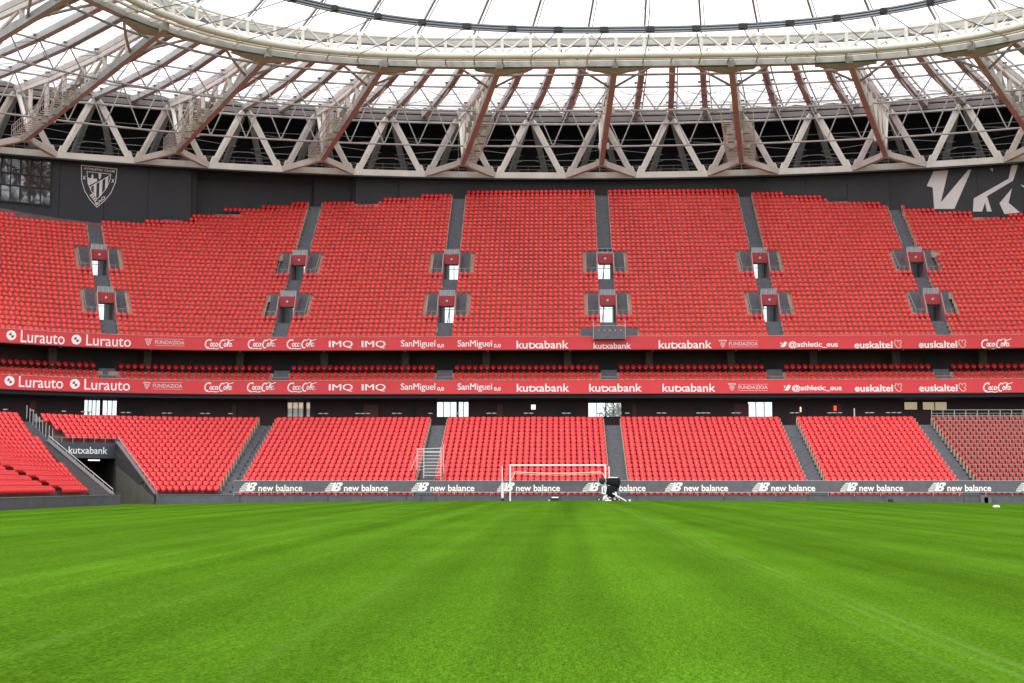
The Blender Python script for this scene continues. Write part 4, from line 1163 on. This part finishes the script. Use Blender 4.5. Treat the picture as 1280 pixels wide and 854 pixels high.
# membrane panels between rafters
for k in range(-KM, KM):
    vs = []
    T = [0, .12, .235, .35, .47, .59, .71, .81, .91, 1.03]
    for t in T:
        for j in range(5):
            s_ = j/4; a, b = np.array(rp(k, t)), np.array(rp(k+1, t)); p = a+(b-a)*s_; p[2] += .12+.35*sin(pi*s_); vs.append(p)
    mb = MB(); mb.add(vs, [(i*5+j, i*5+j+1, (i+1)*5+j+1, (i+1)*5+j) for i in range(len(T)-1) for j in range(4)])
    mb.build('roof_panel', M_etfe, roof, smooth=True)
for t in (.12, .235, .47, .59, .80, .92):
    mb = MB()
    for k in range(-KM, KM): mb.tube(rp(k, t, .02), rp(k+1, t, .02), .03, 4, caps=False)
    mb.build('purlin', M_tube, roof)
for k in range(-20, 20, 4):
    mb = MB()
    for (ka, ta, kb, tb) in ((0, .35, 2, .71), (2, .71, 4, .35), (0, .71, 2, .35), (2, .35, 4, .71), (0, .71, 2, 1.), (2, .71, 4, 1.), (1, .35, 1, .05), (3, .35, 3, .05)):
        mb.tube(rp(k+ka, ta, -.55), rp(k+kb, tb, -.55), .022, 4)
    for q in (.5, 1.5, 2.5, 3.5):
        a_ = rp(k+q, .53, .05); mb.tube(a_, (a_[0], a_[1], a_[2]-2.2), .012, 3)
    mb.build('bracing_wire', M_cable, roof)
# purlin lattice trusses
def pl(f, r, mb, n=5):
    P = [f(k) for k in np.arange(-KM, KM+.01, .5)]; mb.path(P, r, n)
LCH = lambda k, t: (*radial(k, t), 32.0)
for (t, zl) in ((.35, 32.0), (.71, 32.0)):
    for k0 in range(-KM+2, KM-2, 4):
        mb = MB()
        for q in range(4):
            k = k0+q
            lo0, lo1 = LCH(k, t), LCH(k+1, t); mb.tube(lo0, lo1, .085, 6, caps=False)
            mid = LCH(k+.5, t); a, b = rp(k, t, -.5), rp(k+1, t, -.5)
            mb.tube(a, b, .085, 6, caps=False); mb.tube((a[0], a[1], a[2]+.32), (b[0], b[1], b[2]+.32), .028, 4, caps=False)
            mb.tube(a, mid, .06, 5); mb.tube(b, mid, .06, 5)
        mb.build('purlin_truss', M_tube, roof)
mb = MB()
for t in (.9,):
    for k in range(-KM, KM): mb.tube(rp(k, t, -.5), rp(k+1, t, -.5), .03, 4, caps=False)
for t in (.05,):
    for k in range(-KM, KM):
        a = LCH(k, t); b = LCH(k+1, t); mb.tube((a[0], a[1], 32.0), (b[0], b[1], 32.0), .10, 6, caps=False)
mb.build('tie_tube', M_tube, roof)
# main radial trusses
for k in range(-20, 21, 4):
    a = LCH(k, -.03); e = LCH(k, .905)
    mb = MB(); mb.beam(a, e, .46, .55)
    rt = mb.build('radial_truss', M_steelp, roof)
    mb = MB()      # forked arms to the ring nodes
    for dk in (-1, 1):
        q = op(k+dk*.97, RB-.1); mb.beam((e[0], e[1], 32.), (q[0], q[1], 31.15), .44, .55)
    mb.obox(e[:2], 3.45*k/WR, 1.0, .6, 31.65, 32.32)
    mb.build('fork_arm', M_steel, rt)
    up = MB(); T = [0, .35, .71, 1.0]
    for i in range(3): up.beam(rp(k, T[i], -.75), rp(k, T[i+1], -.75), .34, .34)
    up.build('upper_chord', M_steelw, rt)
    wb = MB(); ts = [.18, .32, .46, .60, .74, .88]
    for i, t in enumerate(ts):
        lo_, hi_ = LCH(k, t), rp(k, t, -.8); wb.beam(lo_, hi_, .3, .25)
        if i < len(ts)-1: wb.beam(LCH(k, ts[i+1]), rp(k, t, -.8), .2, .2)
    lo_ = LCH(k, .88); hi_ = rp(k, 1.0, -.8); wb.beam(lo_, hi_, .3, .3)
    wb.build('web', M_steelw, rt)
    br = MB()      # curved tubular braces to the ring
    for dk in (-1.6, 1.6):
        p0 = LCH(k, .16); P = []
        for j in range(6):
            s_ = j/5; q = radial(k+dk*s_, .16*(1-s_)-.0); P.append((q[0], q[1], 32.0+.45*sin(s_*pi/2)))
        br.path(P, .11, 6)
    br.build('brace', M_tube, rt)
    # joint plates
    jp = MB()
    for t in (.35, .71): p = LCH(k, t); jp.obox(p[:2], 3.45*k/WR, 1.0, .2, 31.75, 32.3)
    jp.build('joint_plate', M_steelw, rt)
    # catwalk with rungs
    if k in (-20, -16, -12, -8, -4, 4, 12, 16):
        cw_ = MB(); sgn = 1 if k == -4 else (-1 if k < 0 else 1)
        sides = (-1, 1) if k == 4 else (sgn,)
        for sg in sides:
            t0, t1 = .46, .90
            for t in np.linspace(t0, t1, 26):
                p = LCH(k, t); q = np.array(radial(k, t+.01))-np.array(radial(k, t)); q /= np.linalg.norm(q); nx = np.array((q[1], -q[0]))*sg
                c0 = (p[0]+nx[0]*.26, p[1]+nx[1]*.26, 31.9); c1 = (p[0]+nx[0]*1.35, p[1]+nx[1]*1.35, 31.9)
                cw_.beam(c0, c1, .13, .07)
                cw_.tube(c1, (c1[0], c1[1], 32.9), .025, 4)
                if t > t0:
                    for hz in (0, .5, 1.0): cw_.tube((pv[0], pv[1], 31.9+hz), (c1[0], c1[1], 31.9+hz), .028, 4)
                pv = c1
            for t in (.52, .60, .68):
                p = LCH(k, t); cw_.obox((p[0]+nx[0]*.7, p[1]+nx[1]*.7), 3.45*k/WR, .5, .6, 31.3, 31.85)
        cw_.build('catwalk', mat('catwalk steel', (.42, .39, .35), .6, var=.3, vscale=5), rt)
        fl = MB()
        for t in (.44, .5, .56, .62):
            p = LCH(k, t)
            for dx in (-.35, .35): fl.obox(p[:2], 3.45*k/WR, .35, .25, 32.5, 32.95, dx=dx)
        fl.build('floodlight', mat('floodlight housing', (.16, .15, .12), .5), rt)
# inner ring truss
def ring_path(off, z, dk=.5):
    P = []
    for k in np.arange(-KM-4, KM+4.01, dk):
        s_ = IS*k; a = np.array(INR(s_)); b = np.array(INR(s_+.2)); c = np.array(INR(s_-.2)); d = b-c; d /= np.linalg.norm(d); n_ = np.array((-d[1], d[0]))
        a = a+n_*off; P.append((a[0], a[1], z))
    return P
def rpt(k, off, z):
    s_ = IS*k; a = np.array(INR(s_)); b = np.array(INR(s_+.2)); c = np.array(INR(s_-.2)); d = b-c; d /= np.linalg.norm(d); n_ = np.array((-d[1], d[0])); a = a+n_*off; return (a[0], a[1], z)
def sweepbox(mb, P, w_, h_):
    for i in range(len(P)-1): mb.beam(P[i], P[i+1], w_, h_)
mb = MB(); mb.path(ring_path(0, 32.2), .26, 10); it = mb.build('ring_truss', M_steelw, roof, smooth=True)
mb = MB(); mb.path(ring_path(.0, 33.5), .085, 6); mb.path(ring_path(1.5, 33.9), .07, 5); mb.build('top_tube', M_steelw, it)
mb = MB(); sweepbox(mb, ring_path(2.4, 32.18), .6, .36); mb.build('bottom_girder', M_steelp, it)
mb = MB(); sweepbox(mb, ring_path(2.4, 32.50), .3, .14); sweepbox(mb, ring_path(1.15, 32.28), .2, .14); mb.build('flange', M_steelw, it)
mb = MB(); sweepbox(mb, ring_path(2.6, 33.95), .5, .5); mb.build('rear_girder', M_steelp, it)
for k in range(-KM-4, KM+5):
    mb = MB(); b0, t0 = rpt(k, 0, 32.2), rpt(k, 0, 33.5)
    mb.beam(b0, t0, .22, .22)
    mb.beam(rpt(k, 0, 33.45), rpt(k, 2.5, 34.), .1, .1); mb.beam(rpt(k, 0, 32.2), rpt(k, 2.4, 32.3), .1, .1)
    mb.tube(rpt(k, .1, 32.3), rpt(k, 2.4, 34.), .05, 5)
    if k % 2:
        for dk in (-1, 1): mb.tube(rpt(k+dk*.12, 0, 33.7), rpt(k+dk*.93, 0, 32.3), .09, 6)
        for dk in (-1, 1): mb.tube(rpt(k, 0.1, 32.4), rpt(k+dk, 2.4, 33.9), .045, 5)
    mb.build('post', M_steelw, it)
    if k % 4 == 2:
        mb = MB(); mb.tube(rpt(k+.62, 0, 32.2), rpt(k+.68, 0, 32.2), .3, 12); mb.build('flange_joint', M_steelw, it)
for k in range(-20, 21, 4):   # haunches where the radial chords meet the girder
    mb = MB()
    p0, p1, p2 = rpt(k-1.0, 2.2, 31.9), rpt(k+1.0, 2.2, 31.9), rpt(k, 2.6, 31.6)
    q0, q1, q2 = rpt(k-1.0, 2.8, 31.9), rpt(k+1.0, 2.8, 31.9), rpt(k, 3.1, 31.6)
    mb.add([p0, p1, p2, q0, q1, q2], [(0, 2, 1), (3, 4, 5), (0, 3, 5, 2), (2, 5, 4, 1), (0, 1, 4, 3)]); mb.build('haunch', M_steelp, it)
# inner extension beams, cable ring and hangers
def cp(k): return CAB(CS*k)
mb = MB()
for k in range(-KM, KM+1):
    if k % 2 == 0: continue
    a = rpt(k, .0, 33.85); c = cp(k); d = np.array((c[0]-a[0], c[1]-a[1])); L = np.linalg.norm(d); d /= L
    e = (a[0]+d[0]*L*1.25, a[1]+d[1]*L*1.25, 34.6)
    m_ = MB(); m_.beam(a, e, .13, .16); m_.beam((a[0]+.28, a[1], a[2]), (e[0]+.2, e[1], e[2]), .05, .07); m_.build('extension_beam', M_tube, roof)
CZ = 28.95
M_ = MB()
cr_ = [(*cp(k), CZ) for k in np.arange(-KM, KM+.01, .5)]
for dx, dz in ((0, 0), (.0, .16), (.16, .08), (.16, -.08), (0, -.16)):
    M_.path([(x, y+dx, z+dz) for x, y, z in cr_], .07, 5)
cb_ = M_.build('cable_ring', M_bundle, roof)
mb = MB(); mh = MB()
for k in range(-KM+1, KM):
    if k % 2 == 0: continue
    c = (*cp(k), CZ); a = rpt(k, 0, 32.15)
    mid = tuple((np.array(c)+np.array(a))/2+np.array((0, 0, -.12)))
    mb.path([c, mid, a], .032, 4)
    mh.obox(c[:2], -.02*k, .5, .35, CZ-.16, CZ+.15)
    d = np.array(c[:2])-np.array(a[:2]); L = np.linalg.norm(d); d /= L
    t_ = (c[0]+d[0]*1.0, c[1]+d[1]*1.0, 35.3)
    mb.tube(c, (c[0], c[1], 35.), .018, 4)
    if k % 4 == 1:
        for dk in (-1, 1): q = cp(k+dk*1.1); mb.tube(c, (q[0], q[1]-.5, 35.), .018, 4)
mb.build('hanger_cable', M_cable, cb_); mh.build('cable_clamp', M_rubber, cb_)

# ================================================================== THINGS ON THE PITCH EDGE
# goal
gY = 97.6
gx0, gx1 = -7.58, -1.08
gl = empty('goal', (-4.3, gY, 0), 'white football goal frame standing before the lower tier', 'goal')
zg = crown(-4)
for x in (gx0, gx1):
    mb = MB(); mb.lathe((x, gY, zg-.05), [(.052, 0), (.052, 2.47)], 10); mb.build('post', M_wpaint, gl)
mb = MB(); mb.tube((gx0-.06, gY, 2.42), (gx1+.06, gY, 2.42), .052, 10); mb.build('crossbar', M_wpaint, gl)
mb = MB()
pts = [(gx0+.02, gY+.1, 2.3), (gx0+.1, gY+.9, 2.06), (gx0+.25, gY+1.5, 1.95)]
P = [(gx0+.25+(gx1-gx0-.5)*t, gY+1.5, 1.98-.10*sin(pi*t)) for t in np.linspace(0, 1, 12)]
mb.path(P, .035, 5); mb.path([(p[0], p[1], p[2]-.12+.02*sin(i*2)) for i, p in enumerate(P)], .02, 4)
mb.path([(gx0, gY, 1.3), (gx0+.3, gY+1.5, 1.95)], .02, 4); mb.path([(gx0, gY, 1.7), (gx0+.3, gY+1.5, 2.0)], .02, 4)
mb.path([(gx1, gY, 1.5), (gx1-.2, gY+1.5, 1.95)], .02, 4)
mb.build('net_cord', mat('cream net cord', (.7, .62, .5), .8), gl)
for (x, lab) in ((-8.15, 'white padded net pole standing left of the goal post'), (-.75, 'white net pole standing right of the goal post')):
    o = empty('net_pole', (x, gY+1.2, 0), lab, 'pole')
    mb = MB(); mb.tube((x, gY+1.2, zg-.1), (x-.03, gY+1.2, 2.36), .035, 8); mb.build('pole', M_wpaint, o)
    mb = MB(); mb.tube((x, gY+1.2, zg+.2), (x, gY+1.2, 1.22), .085, 10); mb.build('padding', M_wpaint, o)
    mb = MB(); mb.obox((x, gY+1.2), 0, .22, .22, zg-.1, zg+.15); mb.build('base', M_rubber, o)
# covered TV camera on a wheeled tripod dolly
cx, cy = -.72, 96.8
tv = empty('broadcast_camera', (cx, cy, 0), 'television camera under a black rain cover on a wheeled dolly beside the goal', 'camera')
def blob(mb, rows, n=10):
    """loft: rows of (x, y, z, ry, rz) cross-sections along x"""
    vs = []; fs = []
    for (x, y, z, ry, rzz) in rows:
        for i in range(n):
            t = 2*pi*i/n; cc, ss = cos(t), sin(t)
            vs.append((x, y+ry*math.copysign(abs(cc)**.7, cc), z+rzz*math.copysign(abs(ss)**.7, ss)))
    for j in range(len(rows)-1):
        for i in range(n): a = j*n+i; b = j*n+(i+1) % n; fs.append((a, b, b+n, a+n))
    fs += [tuple(range(n))[::-1], tuple(range((len(rows)-1)*n, len(rows)*n))]; mb.add(vs, fs)
mb = MB(); blob(mb, [(cx-.44, cy, 1.36, .14, .1), (cx-.34, cy, 1.33, .2, .2), (cx-.1, cy, 1.30, .24, .25), (cx+.2, cy, 1.25, .25, .31), (cx+.42, cy, 1.19, .25, .38), (cx+.55, cy, 1.22, .2, .32), (cx+.62, cy, 1.28, .08, .14)])
cv = mb.build('rain_cover', M_cloth, tv, smooth=True)
mb = MB(); mb.beam((cx-.2, cy-.2, 1.595), (cx+.42, cy-.2, 1.585), .12, .06); mb.build('stripe', M_wpaint, cv)
mb = MB(); mb.lathe((cx-.62, cy-.12, 1.38), [(.14, -.35), (.21, -.28), (.23, -.05), (.22, .25), (.13, .3)], 16, 'y'); ln = mb.build('lens', M_rubber, tv, smooth=True)
mb = MB(); mb.lathe((cx-.62, cy-.42, 1.36), [(.13, 0), (.08, -.02)], 14, 'y'); mb.build('front_glass', mat('amber coated glass', (.08, .06, .02), .08, spec=1, metal=.4), ln)
mb = MB()
for i in range(14):
    a0, a1 = radians(150+i*17), radians(150+(i+1)*17)
    mb.tube((cx-.62+.25*cos(a0), cy-.3, 1.33+.27*sin(a0)), (cx-.62+.25*cos(a1), cy-.3, 1.33+.27*sin(a1)), .035, 5)
mb.build('hood_ring', mat('pale green foam', (.5, .55, .5), .7), ln)
mb = MB()
for i in range(12):
    a0, a1 = radians(-60+i*20), radians(-60+(i+1)*20)
    mb.tube((cx+.28+.34*cos(a0), cy+.15, 1.36+.34*sin(a0)), (cx+.28+.34*cos(a1), cy+.15, 1.36+.34*sin(a1)), .018, 4)
mb.tube((cx+.3, cy+.1, 1.68), (cx+.05, cy+.1, 1.62), .03, 5)
mb.build('focus_wheel', M_cable, tv)
mb = MB(); mb.lathe((cx-.05, cy, .62), [(.12, 0), (.17, .1), (.17, .32), (.12, .42)], 10); mb.obox((cx+.02, cy), 0, .5, .3, .5, .75); mb.lathe((cx+.05, cy, .35), [(.1, 0), (.14, .3)], 8); mb.build('pan_head', M_rubber, tv)
mb = MB(); blob(mb, [(cx-.38, cy-.1, .72, .12, .22), (cx-.2, cy-.1, .66, .2, .38), (cx+.1, cy-.1, .62, .2, .42), (cx+.3, cy-.1, .66, .14, .3), (cx+.42, cy-.1, .8, .08, .14)]); mb.build('hanging_cover', M_cloth, tv, smooth=True)
mb = MB()
for (x1, y1) in ((cx-.55, cy-.35), (cx-.35, cy+.5), (cx+.5, cy-.1)):
    mb.tube((cx+.0, cy, .72), (x1, y1, .12), .035, 6)
mb.tube((cx-.62, cy-.3, .5), (cx-.56, cy-.3, 1.02), .05, 6); mb.tube((cx-.42, cy-.3, .5), (cx-.34, cy-.3, .98), .05, 6); mb.tube((cx-.60, cy-.3, .95), (cx-.36, cy-.3, .98), .05, 6); mb.tube((cx-.6, cy-.3, .52), (cx-.42, cy-.3, .48), .05, 6)
mb.tube((cx-.55, cy-.3, .05), (cx-.48, cy-.3, .36), .05, 6); mb.tube((cx-.48, cy-.3, .36), (cx-.2, cy-.3, .1), .05, 6)
mb.build('tripod_leg', M_wpaint, tv)
mb = MB(); mb.beam((cx-.42, cy-.36, .05), (cx-.02, cy-.36, .05), .1, .08); mb.tube((cx+.28, cy-.3, .62), (cx+.32, cy-.3, .32), .07, 6); mb.tube((cx+.08, cy-.3, .52), (cx+.98, cy-.4, .0), .04, 6); mb.build('dolly_frame', M_wpaint, tv)
for (x, r_) in ((cx-.85, .14), (cx+.22, .18), (cx+.52, .12)):
    mb = MB(); mb.lathe((x, cy-.3, r_-.03), [(r_, -.05), (r_, .05)], 14, 'y'); wv = mb.build('wheel', M_rubber, tv)
    mb = MB(); mb.lathe((x, cy-.36, r_-.03), [(r_*.5, -.01), (r_*.5, .01)], 10, 'y'); mb.build('hub', M_rail, wv)
# small white-topped box near the goal
bx = -4.62
o = empty('floor_monitor', (bx, 97.2, 0), 'low black floor box with white top on wheels behind the goal mouth', 'box')
mb = MB(); mb.obox((bx+.05, 97.2), 0, .62, .4, .02, .2); mb.build('body', M_rubber, o)
mb = MB(); mb.obox((bx+.1, 97.2), 0, .46, .3, .204, .28); mb.build('lid', M_wpaint, o)
mb = MB(); mb.lathe((bx-.3, 97.0, .04), [(.08, -.04), (.08, .04)], 10, 'y'); mb.build('wheel', M_rail, o)
# peg in the grass
o = empty('marker_peg', (-.35, 78, 0), 'thin peg with a white ball top stuck in the grass near the camera', 'peg')
pyv = 76.
pxx = (786-695.8)*pyv/1778+CAMX
o.location = (pxx*K, pyv*K, 0)
mb = MB(); mb.tube((pxx, pyv, -.05), (pxx, pyv, .26), .018, 5); mb.build('stake', mat('teal stake', (.02, .12, .12), .5), o)
mb = MB(); mb.lathe((pxx, pyv, .22), [(.02, 0), (.06, .03), (.07, .07), (.04, .12)], 8); mb.build('ball_top', M_wpaint, o)
# metal access steps over the aisle
ax0, ax1, sy = -13.85, -12.62, 101.3
st = empty('metal_steps', (-13.2, sy, .4), 'silver scaffold step frame standing over the lower aisle left of the goal', 'steps')
for (x, y, za, zb) in ((ax0, sy, 1.55, 3.6), (ax1, sy, 1.2, 3.75), (ax0-.62, sy+1.4, 2.2, 3.7), (ax1+.06, sy+1.4, 1.9, 4.0)):
    mb = MB(); mb.tube((x, y, za), (x, y, zb), .035, 6); mb.build('upright', M_silver, st)
for j in range(8):
    z = 1.75+.235*j; mb = MB(); mb.beam((ax0, sy+.1*j*.5, z), (ax1, sy+.05*j, z), .16, .045); mb.build('tread', M_silver, st)
mb = MB()
for j in range(6): z = 2.15+.26*j; mb.tube((ax0-.62, sy+1.4, z), (ax0, sy+.6, z), .025, 5)
mb.tube((ax0-.62, sy+1.4, 3.65), (ax1, sy+1.4, 3.72), .03, 5); mb.tube((ax0, sy+.3, 3.45), (ax1, sy+.3, 3.45), .03, 5)
mb.tube((ax0-.95, sy+.3, 2.1), (ax0-.62, sy+1.4, 3.3), .025, 5); mb.build('side_rail', M_silver, st)
# small items along the wall
def smallbox(name, px_, py_, Y, w_, h_, lab, m, cat):
    x = (px_-695.8)*Y*1.0/1778+CAMX; z = (604-py_)/1778*Y+CAMZ
    mb = MB(); mb.obox((x, Y), 0, w_, .3, z, z+h_); mb.obox((x, Y), 0, w_*.8, .26, z+h_+.004, z+h_+.05); mb.obox((x, Y), 0, w_*.3, .2, z-.25, z-.004); o = mb.build(name, m); tag(o, lab, cat)
smallbox('junction_box', 55.5, 626, 93.2, .34, .22, 'pale electrical box on the low wall at far left', M_wpaint, 'box')
smallbox('cable_box', 1107, 627, 98.8, .3, .14, 'small black box at the wall foot right of the goal', M_rubber, 'box')
smallbox('sprinkler_box', 1235.5, 635.5, 78, .3, .16, 'white box on the grass before the right-hand block', M_wpaint, 'box')
# low bench with curved arm at the far left
o = empty('touchline_bench', (-37, 88, -.3), 'red bench seats with a curved grey arm at the far left pitch edge', 'bench')
bY = 86.; bx0, bx1 = (10-695.8)*bY/1778+CAMX, (52-695.8)*bY/1778+CAMX
mb = MB()
for j in range(4):
    x = bx0+(bx1-bx0)*(j+.5)/4; mb.obox((x, bY), 0, (bx1-bx0)/4-.04, .4, -.32, -.12); mb.obox((x, bY+.2), 0, (bx1-bx0)/4-.04, .08, -.12, -.06)
mb.build('seat', M_red, o)
mb = MB(); P = [(bx0+.15+.9*t, bY-.2, .16-.42*t*t+.04*t) for t in np.linspace(0, 1.1, 9)]; mb.path(P, .045, 6); mb.build('arm', M_rail, o)
mb = MB(); mb.beam((bx0-.2, bY, .32), (bx0+.3, bY, .16), .12, .1); mb.build('roof_edge', M_rubber, o)
# corner steps at right
mb = MB(); 
for j in range(2): mb.obox((25.0+.12*j*2, 99.62-.0*j), 0, .5, .5, -.2, .36-.12*j)
o = mb.build('access_steps', M_stair); tag(o, 'small flight of grey steps through the wall at the right', 'steps')
# far-away tree and house seen through the concourse doors
def tree(x, y, h, lab):
    o = empty('tree', (x, y, -1.2), lab, 'tree')
    mb = MB(); mb.tube((x, y, -1.2), (x+.3, y, h*.55), .35, 8, .16)
    for a in range(7):
        t = a*.9; z = h*(.3+.05*a); mb.tube((x+.1, y, z), (x+2.2*cos(t), y+2.2*sin(t), z+h*.22), .13, 6, .04)
    mb.build('trunk', mat('bark', (.09, .065, .045), .9, var=.3), o)
    mb = MB(); R_ = random.Random(int(x*10))
    for c in range(60):
        a, rr, zc = R_.uniform(0, 6.28), R_.uniform(0, 1.9), R_.uniform(.3, 1.0)*h
        rr *= 1-abs(zc/h-.62)*1.2
        cx_, cy_ = x+rr*cos(a), y+rr*sin(a)
        for l in range(45):
            p = np.array((cx_, cy_, zc))+np.array([R_.gauss(0, .45) for _ in range(3)]); u1 = np.array([R_.gauss(0, 1) for _ in range(3)]); u1 /= np.linalg.norm(u1); u2 = np.cross(u1, (.3, .5, .8)); u2 /= np.linalg.norm(u2)
            mb.add([p, p+u1*.16+u2*.07, p+u1*.3, p+u1*.16-u2*.07], [(0, 1, 2, 3)])
    mb.build('crown', mat('leaves', (.30, .42, .08), .7, var=.4, vscale=2), o)
tree(2.3, 150, 13, 'green tree outside seen through the central concourse door')
hs_ = empty('house', (-33, 175, -1.2), 'pale house with a tiled roof seen through a concourse door at left', 'house')
mb = MB(); mb.box(-40, -25, 172, 180, -1.2, 10.2); mb.build('wall', mat('cream render', (.6, .55, .45), .8), hs_)
mb = MB(); mb.add([(-40.6, 171.5, 10.2), (-24.4, 171.5, 10.2), (-24.4, 180.5, 10.2), (-40.6, 180.5, 10.2), (-38, 176, 12.2), (-27, 176, 12.2)], [(0, 1, 5, 4), (1, 2, 5), (2, 3, 4, 5), (3, 0, 4)]); mb.build('roof', mat('clay tiles', (.4, .2, .12), .8, var=.3), hs_)
print('seats', len(seatsL), len(seatsU), len(seatsR), 'objs', len(bpy.data.objects))
